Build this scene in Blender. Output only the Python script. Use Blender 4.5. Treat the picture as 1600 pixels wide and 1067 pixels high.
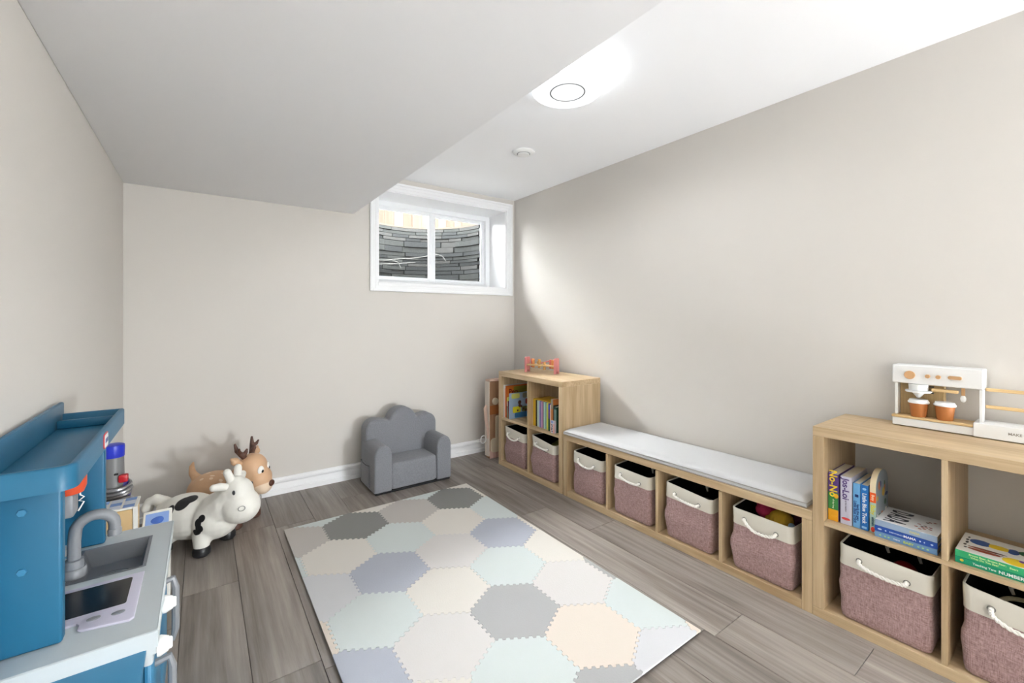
import bpy, bmesh, math, random
from mathutils import Vector, Matrix
random.seed(7)
S = bpy.context.scene
COL = S.collection
PI = math.pi
for o in list(bpy.data.objects): bpy.data.objects.remove(o, do_unlink=True)

# ------------------------------------------------------------------ camera
cam = bpy.data.cameras.new('camera'); camo = bpy.data.objects.new('camera', cam); COL.objects.link(camo)
cam.sensor_fit = 'HORIZONTAL'; cam.sensor_width = 36.0
cam.lens = 675.29/1600*36.0
cam.shift_y = -0.02297
cam.clip_start = 0.02
camo.location = (0, 0, 1.1986); camo.rotation_euler = (PI/2, 0, -0.6223)
S.camera = camo
# ------------------------------------------------------------------ world, exposure
W = bpy.data.worlds.new('world'); S.world = W; W.use_nodes = True
bg = W.node_tree.nodes['Background']
bg.inputs[0].default_value = (0.93, 0.97, 1.0, 1); bg.inputs[1].default_value = 24.0
S.view_settings.view_transform = 'Standard'; S.view_settings.look = 'None'
S.view_settings.gamma = 1.0; S.view_settings.use_curve_mapping = False
S.view_settings.exposure = 1.86
LAMP_WATTS = 5.0
REAR_FILL_STRENGTH = 40.0
GLOBE_FILL_STRENGTH = 76.0

# ------------------------------------------------------------------ room numbers (metres)
XL, XR, YB, YF = -0.368, 2.408, 3.3207, -6.0
ZC, ZS, XS = 2.3077, 1.9753, 0.9204
KX, KY, KR = 1.9806, 2.9493, 0.012          # far front corner of the shelving run and its slight turn
KD, KW, KH = 0.378, 0.7707, 0.765
BL, BH = 1.4638, 0.4147
def K(a, b, z=0.0):                            # a = depth into the shelf, b = along the run towards the camera
    return Vector((KX + a + KR*b, KY - b + KR*a, z))

# ------------------------------------------------------------------ materials
def lin(c):
    return tuple((x/12.92 if x <= .04045 else ((x+.055)/1.055)**2.4) for x in c)
def rgb(r, g, b): return lin((r/255, g/255, b/255))
MATS = {}
def mat(name, col, rough=.5, spec=.5, metal=0, bump=None, var=None, sheen=0, coat=0, emit=None):
    """bump=(scale,strength), var=(scale,amount) colour variation"""
    if name in MATS: return MATS[name]
    m = bpy.data.materials.new(name); m.use_nodes = True; nt = m.node_tree; N = nt.nodes; L = nt.links
    p = N['Principled BSDF']
    p.inputs['Base Color'].default_value = (*col, 1); p.inputs['Roughness'].default_value = rough
    p.inputs['Specular IOR Level'].default_value = spec; p.inputs['Metallic'].default_value = metal
    p.inputs['Sheen Weight'].default_value = sheen; p.inputs['Coat Weight'].default_value = coat
    if emit: p.inputs['Emission Color'].default_value = (*emit[0], 1); p.inputs['Emission Strength'].default_value = emit[1]
    tc = N.new('ShaderNodeTexCoord')
    if var:
        n = N.new('ShaderNodeTexNoise'); n.inputs['Scale'].default_value = var[0]; n.inputs['Detail'].default_value = 4
        L.new(tc.outputs['Object'], n.inputs['Vector'])
        mx = N.new('ShaderNodeMix'); mx.data_type = 'RGBA'
        mx.inputs[6].default_value = (*[c*(1-var[1]) for c in col], 1); mx.inputs[7].default_value = (*[min(1, c*(1+var[1])) for c in col], 1)
        L.new(n.outputs['Fac'], mx.inputs[0]); L.new(mx.outputs[2], p.inputs['Base Color'])
    if bump:
        n2 = N.new('ShaderNodeTexNoise'); n2.inputs['Scale'].default_value = bump[0]; n2.inputs['Detail'].default_value = 3
        L.new(tc.outputs['Object'], n2.inputs['Vector'])
        b = N.new('ShaderNodeBump'); b.inputs['Strength'].default_value = bump[1]; b.inputs['Distance'].default_value = .004
        L.new(n2.outputs['Fac'], b.inputs['Height']); L.new(b.outputs['Normal'], p.inputs['Normal'])
    MATS[name] = m
    return m

def wood(name, dark, light, axis, scale=1.0, rough=.5, per_object=0.0):
    """streaky wood grain running along axis (0,1,2)"""
    if name in MATS: return MATS[name]
    m = bpy.data.materials.new(name); m.use_nodes = True; nt = m.node_tree; N = nt.nodes; L = nt.links
    p = N['Principled BSDF']; p.inputs['Roughness'].default_value = rough
    tc = N.new('ShaderNodeTexCoord'); mp = N.new('ShaderNodeMapping')
    s = [38*scale]*3; s[axis] = 1.6*scale; mp.inputs['Scale'].default_value = s
    oi = N.new('ShaderNodeObjectInfo')
    add = N.new('ShaderNodeVectorMath'); add.operation = 'MULTIPLY_ADD'
    comb = N.new('ShaderNodeCombineXYZ')
    for i in range(3): L.new(oi.outputs['Random'], comb.inputs[i])
    add.inputs[1].default_value = (7, 13, 9)
    L.new(comb.outputs[0], add.inputs[0]); L.new(tc.outputs['Object'], add.inputs[2]); L.new(add.outputs[0], mp.inputs[0])
    n = N.new('ShaderNodeTexNoise'); n.inputs['Scale'].default_value = 1.0; n.inputs['Detail'].default_value = 6; n.inputs['Roughness'].default_value = .62; n.inputs['Distortion'].default_value = .25
    L.new(mp.outputs[0], n.inputs['Vector'])
    mp2 = N.new('ShaderNodeMapping'); s2 = [7*scale]*3; s2[axis] = .9*scale; mp2.inputs['Scale'].default_value = s2
    L.new(add.outputs[0], mp2.inputs[0])
    n2 = N.new('ShaderNodeTexNoise'); n2.inputs['Scale'].default_value = 1.0; n2.inputs['Detail'].default_value = 3; n2.inputs['Distortion'].default_value = .6
    L.new(mp2.outputs[0], n2.inputs['Vector'])
    av = N.new('ShaderNodeMath'); av.operation = 'ADD'; L.new(n.outputs['Fac'], av.inputs[0]); L.new(n2.outputs['Fac'], av.inputs[1])
    hv = N.new('ShaderNodeMapRange'); hv.inputs[1].default_value = .72; hv.inputs[2].default_value = 1.28
    L.new(av.outputs[0], hv.inputs[0])
    r = N.new('ShaderNodeMix'); r.data_type = 'RGBA'; r.inputs[6].default_value = (*dark, 1); r.inputs[7].default_value = (*light, 1)
    L.new(hv.outputs[0], r.inputs[0])
    out = r.outputs[2]
    if per_object:
        hs = N.new('ShaderNodeHueSaturation'); mr = N.new('ShaderNodeMapRange')
        mr.inputs[3].default_value = 1-per_object; mr.inputs[4].default_value = 1+per_object
        L.new(oi.outputs['Random'], mr.inputs[0]); L.new(mr.outputs[0], hs.inputs['Value']); L.new(out, hs.inputs['Color']); out = hs.outputs[0]
    L.new(out, p.inputs['Base Color'])
    b = N.new('ShaderNodeBump'); b.inputs['Strength'].default_value = .12; b.inputs['Distance'].default_value = .002
    L.new(n.outputs['Fac'], b.inputs['Height']); L.new(b.outputs['Normal'], p.inputs['Normal'])
    MATS[name] = m
    return m

def weave(name, dark, light, scale=420):
    """heathered linen: two crossed stretched noises"""
    if name in MATS: return MATS[name]
    m = bpy.data.materials.new(name); m.use_nodes = True; nt = m.node_tree; N = nt.nodes; L = nt.links
    p = N['Principled BSDF']; p.inputs['Roughness'].default_value = .9; p.inputs['Specular IOR Level'].default_value = .15; p.inputs['Sheen Weight'].default_value = .12
    tc = N.new('ShaderNodeTexCoord'); fs = []
    for sc in ((scale, scale, scale*.12), (scale*.12, scale*.12, scale)):
        mp = N.new('ShaderNodeMapping'); mp.inputs['Scale'].default_value = sc; L.new(tc.outputs['Object'], mp.inputs[0])
        n = N.new('ShaderNodeTexNoise'); n.inputs['Scale'].default_value = 1; n.inputs['Detail'].default_value = 2; L.new(mp.outputs[0], n.inputs['Vector']); fs.append(n)
    a = N.new('ShaderNodeMath'); a.operation = 'ADD'; L.new(fs[0].outputs['Fac'], a.inputs[0]); L.new(fs[1].outputs['Fac'], a.inputs[1])
    mr = N.new('ShaderNodeMapRange'); mr.inputs[1].default_value = .7; mr.inputs[2].default_value = 1.3; L.new(a.outputs[0], mr.inputs[0])
    mx = N.new('ShaderNodeMix'); mx.data_type = 'RGBA'; mx.inputs[6].default_value = (*dark, 1); mx.inputs[7].default_value = (*light, 1)
    L.new(mr.outputs[0], mx.inputs[0]); L.new(mx.outputs[2], p.inputs['Base Color'])
    b = N.new('ShaderNodeBump'); b.inputs['Strength'].default_value = .35; b.inputs['Distance'].default_value = .0015
    L.new(a.outputs[0], b.inputs['Height']); L.new(b.outputs['Normal'], p.inputs['Normal'])
    MATS[name] = m
    return m

M_wall = mat('wall_paint', rgb(215, 210, 203), .85, .2, bump=(260, .05))
M_ceil = mat('ceiling_paint', rgb(248, 248, 249), .9, .2, bump=(200, .05))
M_trim = mat('trim_white', rgb(244, 244, 244), .45)
M_floor = wood('floor_vinyl_plank', rgb(108, 99, 92), rgb(166, 157, 149), 1, 1.0, .42, .09)
M_joint = mat('floor_joint', rgb(70, 62, 56), .9)
oak = (rgb(180, 152, 114), rgb(214, 190, 153))
M_oz = wood('oak_vertical', *oak, 2, 1.6); M_oy = wood('oak_lengthwise', *oak, 1, 1.6)
M_white = mat('white_plastic', rgb(240, 240, 238), .35)
M_black = mat('black_plain', rgb(18, 18, 19), .6)

# ------------------------------------------------------------------ mesh builder
class MB:
    def __init__(s): s.bm = bmesh.new(); s.mi = 0; s.M = Matrix.Identity(4)
    def m(s, i): s.mi = i; return s
    def _fin(s, verts, faces, M=None):
        X = s.M @ M if M is not None else s.M
        for v in verts: v.co = X @ v.co
        for f in faces: f.material_index = s.mi
    def _new(s, fn):
        old_v = set(s.bm.verts); old_f = set(s.bm.faces)
        fn()
        return [v for v in s.bm.verts if v not in old_v], [f for f in s.bm.faces if f not in old_f]
    def box(s, x0, x1, y0, y1, z0, z1, bev=0, seg=1, M=None, top_only=False):
        t = bmesh.new(); bmesh.ops.create_cube(t, size=1)
        for v in t.verts: v.co = Vector(((x0+x1)/2+v.co.x*(x1-x0), (y0+y1)/2+v.co.y*(y1-y0), (z0+z1)/2+v.co.z*(z1-z0)))
        if bev:
            es = list(t.edges)
            if top_only: es = [e for e in es if all(v.co.z > (z0+z1)/2 for v in e.verts)]
            bmesh.ops.bevel(t, geom=es, offset=bev, segments=seg, profile=.5, affect='EDGES')
        s.add(t, M); return s
    def add(s, t, M=None):
        X = s.M @ M if M is not None else s.M
        vm = {}
        for v in t.verts: vm[v] = s.bm.verts.new(X @ v.co)
        for f in t.faces:
            try: nf = s.bm.faces.new([vm[v] for v in f.verts]); nf.material_index = s.mi
            except ValueError: pass
        t.free()
    def lathe(s, prof, n=24, M=None, cap=True):
        """prof: list of (r,z); r==0 closes"""
        X = s.M @ M if M is not None else s.M
        rings = []
        for r, z in prof:
            if r < 1e-6: rings.append([s.bm.verts.new(X @ Vector((0, 0, z)))])
            else: rings.append([s.bm.verts.new(X @ Vector((r*math.cos(2*PI*i/n), r*math.sin(2*PI*i/n), z))) for i in range(n)])
        fs = []
        for a, b in zip(rings, rings[1:]):
            for i in range(n):
                j = (i+1) % n
                if len(a) == 1 and len(b) == 1: continue
                if len(a) == 1: q = [a[0], b[j], b[i]][::-1]
                elif len(b) == 1: q = [a[i], a[j], b[0]]
                else: q = [a[i], a[j], b[j], b[i]]
                fs.append(s.bm.faces.new(q))
        if cap:
            if len(rings[0]) > 1: fs.append(s.bm.faces.new(rings[0][::-1]))
            if len(rings[-1]) > 1: fs.append(s.bm.faces.new(rings[-1]))
        for f in fs: f.material_index = s.mi
        return s
    def cyl(s, p0, p1, r0, r1=None, n=16, bev=0):
        p0, p1 = Vector(p0), Vector(p1); d = p1-p0; h = d.length
        M = Matrix.Translation(p0) @ d.to_track_quat('Z', 'Y').to_matrix().to_4x4()
        r1 = r0 if r1 is None else r1
        if bev: pr = [(r0-bev, 0), (r0, bev), (r1, h-bev), (r1-bev, h)]
        else: pr = [(r0, 0), (r1, h)]
        return s.lathe(pr, n, M)
    def tube(s, pts, r, n=8, closed=False):
        pts = [Vector(p) for p in pts]; k = len(pts)
        rr = r if isinstance(r, (list, tuple)) else [r]*k
        rings = []; up = None
        for i, p in enumerate(pts):
            if closed: t = pts[(i+1) % k]-pts[i-1]
            else: t = pts[min(i+1, k-1)]-pts[max(i-1, 0)]
            t.normalize()
            if up is None:
                up = Vector((0, 0, 1)) if abs(t.z) < .9 else Vector((1, 0, 0))
            u = (up - t*up.dot(t)).normalized(); v = t.cross(u); up = u
            rings.append([s.bm.verts.new(s.M @ (p + (u*math.cos(2*PI*j/n)+v*math.sin(2*PI*j/n))*rr[i])) for j in range(n)])
        prs = list(zip(rings, rings[1:])) + ([(rings[-1], rings[0])] if closed else [])
        for a, b in prs:
            for j in range(n):
                f = s.bm.faces.new([a[j], a[(j+1) % n], b[(j+1) % n], b[j]]); f.material_index = s.mi
        if not closed:
            for q in (rings[0][::-1], rings[-1]):
                f = s.bm.faces.new(q); f.material_index = s.mi
        return s
    def prism(s, poly, z0, z1, M=None, bev=0, seg=2):
        t = bmesh.new(); vs = [t.verts.new((x, y, z0)) for x, y in poly]
        f = t.faces.new(vs); r = bmesh.ops.extrude_face_region(t, geom=[f])
        for v in r['geom']:
            if isinstance(v, bmesh.types.BMVert): v.co.z = z1
        bmesh.ops.recalc_face_normals(t, faces=t.faces)
        if bev:
            es = [e for e in t.edges if abs(e.verts[0].co.z-e.verts[1].co.z) < 1e-6]
            bmesh.ops.bevel(t, geom=es, offset=bev, segments=seg, profile=.5, affect='EDGES', clamp_overlap=True)
        s.add(t, M); return s
    def ell(s, c, r, M=None, u=20, v=12):
        t = bmesh.new(); bmesh.ops.create_uvsphere(t, u_segments=u, v_segments=v, radius=1)
        X = Matrix.Translation(c) @ (M.to_4x4() if M is not None else Matrix.Identity(4)) @ Matrix.Diagonal((*r, 1)) if not isinstance(r, (int, float)) else Matrix.Translation(c) @ Matrix.Diagonal((r, r, r, 1))
        s.add(t, X); return s
    def mesh(s, name, mats, smooth=35):
        bmesh.ops.recalc_face_normals(s.bm, faces=s.bm.faces)
        me = bpy.data.meshes.new(name); s.bm.to_mesh(me); s.bm.free()
        for x in (mats if isinstance(mats, (list, tuple)) else [mats]): me.materials.append(x)
        if smooth:
            me.polygons.foreach_set('use_smooth', [True]*len(me.polygons))
            me.set_sharp_from_angle(angle=math.radians(smooth))
        return me
    def build(s, name, mats, parent=None, loc=(0, 0, 0), rot=(0, 0, 0), smooth=35):
        return place(s.mesh(name, mats, smooth), name, parent, loc, rot)

def place(me, name, parent=None, loc=(0, 0, 0), rot=(0, 0, 0)):
    o = bpy.data.objects.new(name, me); COL.objects.link(o); o.parent = parent
    o.location = loc; o.rotation_euler = rot
    return o
def tag(o, label, cat, group=None):
    o['label'] = label; o['category'] = cat
    if group: o['group'] = group
    return o
def thing(name, label, cat, loc=(0, 0, 0), rz=0, group=None):
    o = bpy.data.objects.new(name, None); COL.objects.link(o); o.empty_display_size = .05
    o.location = loc; o.rotation_euler = (0, 0, rz)
    return tag(o, label, cat, group)
def structure(o): o['kind'] = 'structure'; return o
def dup(root, loc, rz, label=None, group=None):
    r = root.copy(); COL.objects.link(r); r.location = loc; r.rotation_euler = (0, 0, rz)
    if label: r['label'] = label
    if group: r['group'] = group
    for ch in list(root.children):
        c = ch.copy(); COL.objects.link(c); c.parent = r
        for g in ch.children:
            d = g.copy(); COL.objects.link(d); d.parent = c
    return r
def text_mesh(body, size, extrude=.0003, align='CENTER', sx=1.0, bold=.022):
    cu = bpy.data.curves.new('t', 'FONT'); cu.body = body; cu.size = size; cu.extrude = extrude
    cu.align_x = align; cu.align_y = 'CENTER'; cu.resolution_u = 3; cu.offset = size*bold
    o = bpy.data.objects.new('t', cu); COL.objects.link(o)
    bpy.context.view_layer.update()
    me = bpy.data.meshes.new_from_object(o.evaluated_get(bpy.context.evaluated_depsgraph_get()))
    bpy.data.objects.remove(o, do_unlink=True); bpy.data.curves.remove(cu)
    if sx != 1.0:
        for v in me.vertices: v.co.x *= sx
    return me
def lettering(body, size, m, parent, origin, xdir, ydir, sx=1.0, name='lettering', bold=.022):
    me = text_mesh(body, size, sx=sx, bold=bold); x = Vector(xdir); y = Vector(ydir); z = x.cross(y)
    M = Matrix((x, y, z)).transposed().to_4x4(); M.translation = Vector(origin)
    me.transform(M); me.materials.append(m); me.name = name
    return place(me, name, parent)
def remesh(mb, voxel, smooth_it, name, mats, parent, fac=.6, deci=None):
    """melt overlapping solids into one continuous skin"""
    me = mb.mesh(name, mats, 0)
    o = bpy.data.objects.new(name, me); COL.objects.link(o)
    r = o.modifiers.new('r', 'REMESH'); r.mode = 'VOXEL'; r.voxel_size = voxel
    sm = o.modifiers.new('s', 'SMOOTH'); sm.iterations = smooth_it; sm.factor = fac
    bpy.context.view_layer.update()
    out = bpy.data.meshes.new_from_object(o.evaluated_get(bpy.context.evaluated_depsgraph_get()))
    bpy.data.objects.remove(o, do_unlink=True)
    out.name = name
    out.polygons.foreach_set('use_smooth', [True]*len(out.polygons))
    if not len(out.materials):
        for x in (mats if isinstance(mats, (list, tuple)) else [mats]): out.materials.append(x)
    return place(out, name, parent)

# ================================================================== ROOM SHELL
T = .12
fl = structure(MB().box(XL-T, XR+T, YF-T, YB+T, -.10, -.009).build('floor', M_joint, smooth=0))
PW, PL = .205, 1.22
x = .341 - PW*4
joint = {0: .52, 1: .90, 2: 2.33, 3: 1.62, 4: .35, 5: 1.05, 6: .55, 7: .10, 8: 1.30, 9: .92, 10: .878, 11: .508, 12: 1.4}
k = 0
while x < XR:
    x0, x1 = max(x, XL), min(x+PW, XR)
    if x1-x0 > .004 and x1 > XL:
        i0 = round((x-.341)/PW)+4
        y = joint.get(i0, .6) - PL*8
        while y < YB:
            a, b = max(y, YF), min(y+PL, YB)
            if b-a > .01:
                MB().box(x0+.0008, x1-.0008, a+.0008, b-.0008, -.009, 0, .0012, 1, top_only=True).build('plank', M_floor, fl, smooth=0)
            y += PL
    x += PW
# window opening
WX0, WX1, WZ0, WZ1 = 1.104, 2.316, 1.471, 2.199
TB = .34
wb = MB()
wb.box(XL-T, WX0, YB, YB+TB, -.1, ZC+.1); wb.box(WX1, XR+T, YB, YB+TB, -.1, ZC+.1)
wb.box(WX0, WX1, YB, YB+TB, -.1, WZ0); wb.box(WX0, WX1, YB, YB+TB, WZ1, ZC+.1)
structure(wb.build('wall_back', M_wall, smooth=0))
structure(MB().box(XL-T, XL, YF-T, YB, -.1, ZC+.1).build('wall_left', M_wall, smooth=0))
structure(MB().box(XR, XR+T, YF-T, YB, -.1, ZC+.1).build('wall_right', M_wall, smooth=0))
structure(MB().box(XL, XR, YF-T, YF, -.1, ZC+.1).build('wall_front', M_wall, smooth=0))
ce = structure(MB().box(XL, XR, YF, YB, ZC, ZC+.1).build('ceiling', M_ceil, smooth=0))
MB().box(XL, XS, YF, YB, ZS, ZC, .004, 2).build('soffit', M_ceil, ce)
def baseboard(name, p0, p1, nrm):
    """stepped profile swept from p0 to p1, nrm points into the room"""
    prof = [(0, 0), (.017, 0), (.017, .030), (.010, .034), (.009, .074), (.013, .079), (.017, .087), (.017, .099), (.008, .110), (0, .112)]
    p0, p1, n = Vector(p0), Vector(p1), Vector(nrm); b = MB(); vs = [[b.bm.verts.new(p+n*d+Vector((0, 0, h))) for d, h in prof] for p in (p0, p1)]
    for i in range(len(prof)-1): b.bm.faces.new([vs[0][i], vs[0][i+1], vs[1][i+1], vs[1][i]])
    b.bm.faces.new(vs[0][::-1]); b.bm.faces.new(vs[1])
    return structure(b.build(name, M_trim, smooth=0))
baseboard('baseboard_back', (XL, YB, 0), (XR, YB, 0), (0, -1, 0))
baseboard('baseboard_left', (XL, YF, 0), (XL, YB, 0), (1, 0, 0))
baseboard('baseboard_right', (XR, YF, 0), (XR, YB, 0), (-1, 0, 0))
baseboard('baseboard_front', (XL, YF, 0), (XR, YF, 0), (0, 1, 0))

# ------------------------------------------------------------------ window
win = bpy.data.objects.new('window_1', None); COL.objects.link(win); structure(win); win.location = (0, YB, 0)
def frame(b, x0, x1, z0, z1, w, y0, y1, bev=.002):
    b.box(x0, x0+w, y0, y1, z0, z1, bev); b.box(x1-w, x1, y0, y1, z0, z1, bev)
    b.box(x0+w, x1-w, y0, y1, z0, z0+w, bev); b.box(x0+w, x1-w, y0, y1, z1-w, z1, bev)
    return b
c = MB(); e = .066
for wd, t0 in ((e, .010), (e*.72, .015), (e*.30, .011)):
    pass
frame(c, WX0-e+.004, WX1+e-.004, WZ0-e+.002, WZ1+e, e*.30, -.019, 0, .003)
frame(c, WX0-e*.70, WX1+e*.70, WZ0-e*.70, WZ1+e*.70, e*.36, -.013, 0, .002)
frame(c, WX0-e*.34, WX1+e*.34, WZ0-e*.34, WZ1+e*.34, e*.36, -.010, 0, .002)
c.build('casing', M_trim, win)
r = MB(); d = .30
r.box(WX0-.001, WX0+.010, -.001, d, WZ0, WZ1); r.box(WX1-.010, WX1+.001, -.001, d, WZ0, WZ1)
r.box(WX0, WX1, -.001, d, WZ0-.001, WZ0+.010); r.box(WX0, WX1, -.001, d, WZ1-.010, WZ1+.001)
r.build('reveal', M_trim, win, smooth=0)
M_vinyl = mat('window_vinyl', rgb(244, 245, 246), .35)
f = MB(); frame(f, WX0+.008, WX1-.008, WZ0+.008, WZ1-.008, .045, .275, .335, .003)
f.box(1.672, 1.718, .285, .33, WZ0+.03, WZ1-.03, .003)
f.build('window_frame', M_vinyl, win)
M_glass = bpy.data.materials.new('window_glass'); M_glass.use_nodes = True
nt = M_glass.node_tree; nt.nodes.clear()
go = nt.nodes.new('ShaderNodeOutputMaterial'); gm = nt.nodes.new('ShaderNodeMixShader'); gt = nt.nodes.new('ShaderNodeBsdfTransparent'); gg = nt.nodes.new('ShaderNodeBsdfGlossy'); gf = nt.nodes.new('ShaderNodeFresnel')
gg.inputs['Roughness'].default_value = .02; gf.inputs[0].default_value = 1.3
nt.links.new(gf.outputs[0], gm.inputs[0]); nt.links.new(gt.outputs[0], gm.inputs[1]); nt.links.new(gg.outputs[0], gm.inputs[2]); nt.links.new(gm.outputs[0], go.inputs[0])
for x0, x1, y in ((1.150, 1.700, .283), (1.700, 2.262, .303)):
    sa = MB(); frame(sa, x0, x1, WZ0+.048, WZ1-.048, .036, y, y+.022, .003)
    so = sa.build('sash', M_vinyl, win)
    MB().box(x0+.034, x1-.034, y+.009, y+.013, WZ0+.082, WZ1-.082).build('pane', M_glass, so, smooth=0)
lk = MB(); lk.box(1.664, 1.692, .270, .284, 1.80, 1.86, .003); lk.build('latch', M_vinyl, win)

# ------------------------------------------------------------------ outside: window well, fence, ground
wc = Vector((1.62, YB+TB)); wr = .64; ztop = 2.13; zbot = 1.30
M_well = mat('well_grey', rgb(17, 17, 17), .9, .03, var=(30, .25)); M_wrim = mat('well_rim', rgb(52, 48, 43), .9, .03)
well = thing('window_well', 'curved grey stone-look window well liner outside the window', 'window well', (wc.x, wc.y, 0))
b = MB()
def arc_wall(b, r0, r1, a0, a1, z0, z1, n):
    for i in range(n):
        t0, t1 = a0+(a1-a0)*i/n, a0+(a1-a0)*(i+1)/n
        v = [b.bm.verts.new((rr*math.cos(t), rr*math.sin(t), z)) for z in (z0, z1) for rr, t in ((r0, t0), (r1, t0), (r1, t1), (r0, t1))]
        for q in ((0, 1, 2, 3), (4, 5, 6, 7), (0, 1, 5, 4), (1, 2, 6, 5), (2, 3, 7, 6), (3, 0, 4, 7)): f_ = b.bm.faces.new([v[i_] for i_ in q]); f_.material_index = b.mi
arc_wall(b, wr+.012, wr+.03, 0, PI, zbot, ztop, 40)
b.build('liner', M_well, well, smooth=50)
b = MB(); arc_wall(b, wr-.012, wr+.04, 0, PI, ztop, ztop+.018, 40); b.build('rim', M_wrim, well, smooth=50)
M_stone = [mat('well_stone_%d' % i, rgb(*cc), .95, .03, var=(60, .3), bump=(90, .8)) for i, cc in enumerate(((29, 30, 30), (33, 34, 33), (25, 26, 26), (38, 38, 37)))]
rnd = random.Random(3); z = zbot+.2; row = 0
while z < ztop-.01:
    hh = rnd.choice((.034, .042, .05, .058)); hh = min(hh, ztop-z)
    a = .02 + rnd.random()*.1
    while a < PI-.02:
        da = rnd.uniform(.22, .62); a1 = min(a+da, PI-.01)
        bb = MB(); dp = rnd.uniform(.002, .02)
        arc_wall(bb, wr-dp, wr+.013, a+.004, a1-.004, z+.0025, z+hh-.0025, 5)
        bb.build('stone', rnd.choice(M_stone), well, smooth=0)
        a = a1
    z += hh; row += 1
M_cable = mat('cable_white', rgb(70, 70, 68), .8, .05)
cb = MB()
for pts in (((1.30, 4.21, 1.80), (1.335, 4.205, 1.785), (1.355, 4.2, 1.74)), ((1.36, 4.20, 1.76), (1.50, 4.22, 1.775), (1.62, 4.20, 1.795), (1.75, 4.2, 1.81), (1.86, 4.15, 1.83), (1.97, 4.1, 1.86), (2.03, 4.07, 1.84), (2.06, 4.05, 1.79)), ((1.40, 4.20, 1.725), (1.60, 4.2, 1.745), (1.78, 4.18, 1.77)), ((1.55, 4.21, 1.775), (1.60, 4.2, 1.76), (1.63, 4.19, 1.70))):
    cb.tube([(p[0]-wc.x, p[1]-wc.y, p[2]) for p in pts], .004, 6)
tag(cb.build('garden_cable', M_cable, None, (wc.x, wc.y, 0)), 'thin white cables looping along the grey window well wall', 'cable')
structure(MB().box(-3, 8, YB+TB, 10, 1.0, 1.28).build('outdoor_ground_1', mat('bounce_gravel', rgb(232, 229, 222), .95, var=(20, .3)), smooth=0))  # unseen well-bottom ground; pale colour added to bounce skylight onto the ceiling
gr = MB()
gr.box(-3, wc.x-wr-.04, YB+TB+.0, 10, 1.28, 2.10); gr.box(wc.x+wr+.04, 8, YB+TB, 10, 1.28, 2.10); gr.box(wc.x-wr-.04, wc.x+wr+.04, YB+TB+wr+.045, 10, 1.28, 2.10)
structure(gr.build('outdoor_ground_2', mat('ground_soil', rgb(150, 140, 124), .95, var=(14, .25)), smooth=0))  # earth around the window well, outdoor ground rather than trim
fence = thing('board_fence', 'pale cedar board fence standing beyond the window well', 'fence', (0, 6.2, 2.10))
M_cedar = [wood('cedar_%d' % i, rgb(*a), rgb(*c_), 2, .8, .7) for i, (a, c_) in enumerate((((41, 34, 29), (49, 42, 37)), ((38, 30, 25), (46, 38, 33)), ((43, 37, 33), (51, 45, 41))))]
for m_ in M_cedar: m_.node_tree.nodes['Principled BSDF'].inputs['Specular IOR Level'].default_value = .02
for i in range(46):
    xx = .6+i*.142
    MB().box(xx, xx+.1405, rnd.uniform(-.006, .004), .02, -.01, 1.30+rnd.uniform(-.01, .01), .003).build('board', M_cedar[rnd.randrange(3)], fence, smooth=0)
rl = MB(); rl.box(.6, 7.2, .021, .06, .3, .39); rl.box(.6, 7.2, .021, .06, 1.0, 1.09); rl.build('rail', M_cedar[1], fence, smooth=0)

# ------------------------------------------------------------------ ceiling fittings
def ceiling_light(loc, label, strength, key, side, watts=0):
    t = thing('ceiling_light', label, 'ceiling light', loc, 0)
    MB().lathe([(0, 0), (.125, 0), (.130, -.003), (.130, -.014), (.124, -.016), (.124, -.020)], 48).build('mounting_base', M_white, t)
    for zz in (-.026, -.036, -.046):
        b = MB(); n = 48
        b.tube([(.128*math.cos(2*PI*i/n), .128*math.sin(2*PI*i/n), zz) for i in range(n)], .0025, 6, True)
        b.build('trim_ring', mat('ring_grey', rgb(200, 200, 200), .4), t)
    me = mat('lamp_diffuser_'+key, rgb(120, 120, 120), .4, emit=((.94, .975, 1.0), strength))
    ms = mat('lamp_side_'+key, rgb(250, 250, 250), .4, emit=((.90, .955, 1.0), side))
    b = MB(); b.m(1).lathe([(.122, -.020), (.122, -.045), (.150, -.050), (.162, -.058), (.162, -.070)], 64, cap=False); b.m(0).lathe([(.162, -.070), (.155, -.076), (.0805, -.078)], 64, cap=False)
    b.lathe([(.0745, -.078), (0, -.0785)], 64, cap=False)
    b.build('diffuser', [me, ms], t)
    MB().lathe([(.0745, -.0775), (.0745, -.0786), (.0805, -.0786), (.0805, -.0775)], 64, cap=False).build('accent_ring', mat('ring_dark', rgb(120, 120, 120), .5), t)
    # the LED ring of the fixture: eight downlight emitters just under the diffuser
    for i in range(8 if watts else 0):
        l = bpy.data.lights.new('led', 'SPOT'); l.energy = watts/8; l.spot_size = PI; l.spot_blend = .5; l.shadow_soft_size = 0.0; l.color = (.92, .965, 1.0)
        lo = bpy.data.objects.new('led', l); COL.objects.link(lo); lo.parent = t
        lo.location = (.12*math.cos(2*PI*i/8), .12*math.sin(2*PI*i/8), -.084)
    return t
ceiling_light((1.36, 1.46, ZC), 'round white flush ceiling light, glowing, beside the bulkhead edge', .30, 'main', 1.4, LAMP_WATTS)
ceiling_light((2.2, -4.4, ZC), 'added fill light shaped as a round ceiling light, unseen behind the viewer', REAR_FILL_STRENGTH, 'rear_fill', REAR_FILL_STRENGTH*.5)  # fill light added out of view to even out the room's brightness
gl = thing('fill_globe', 'added white fill globe on a stand, unseen behind the viewer', 'fill light', (2.17, -2.7, 0))  # made-up globe, added unseen behind the camera as fill
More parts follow.
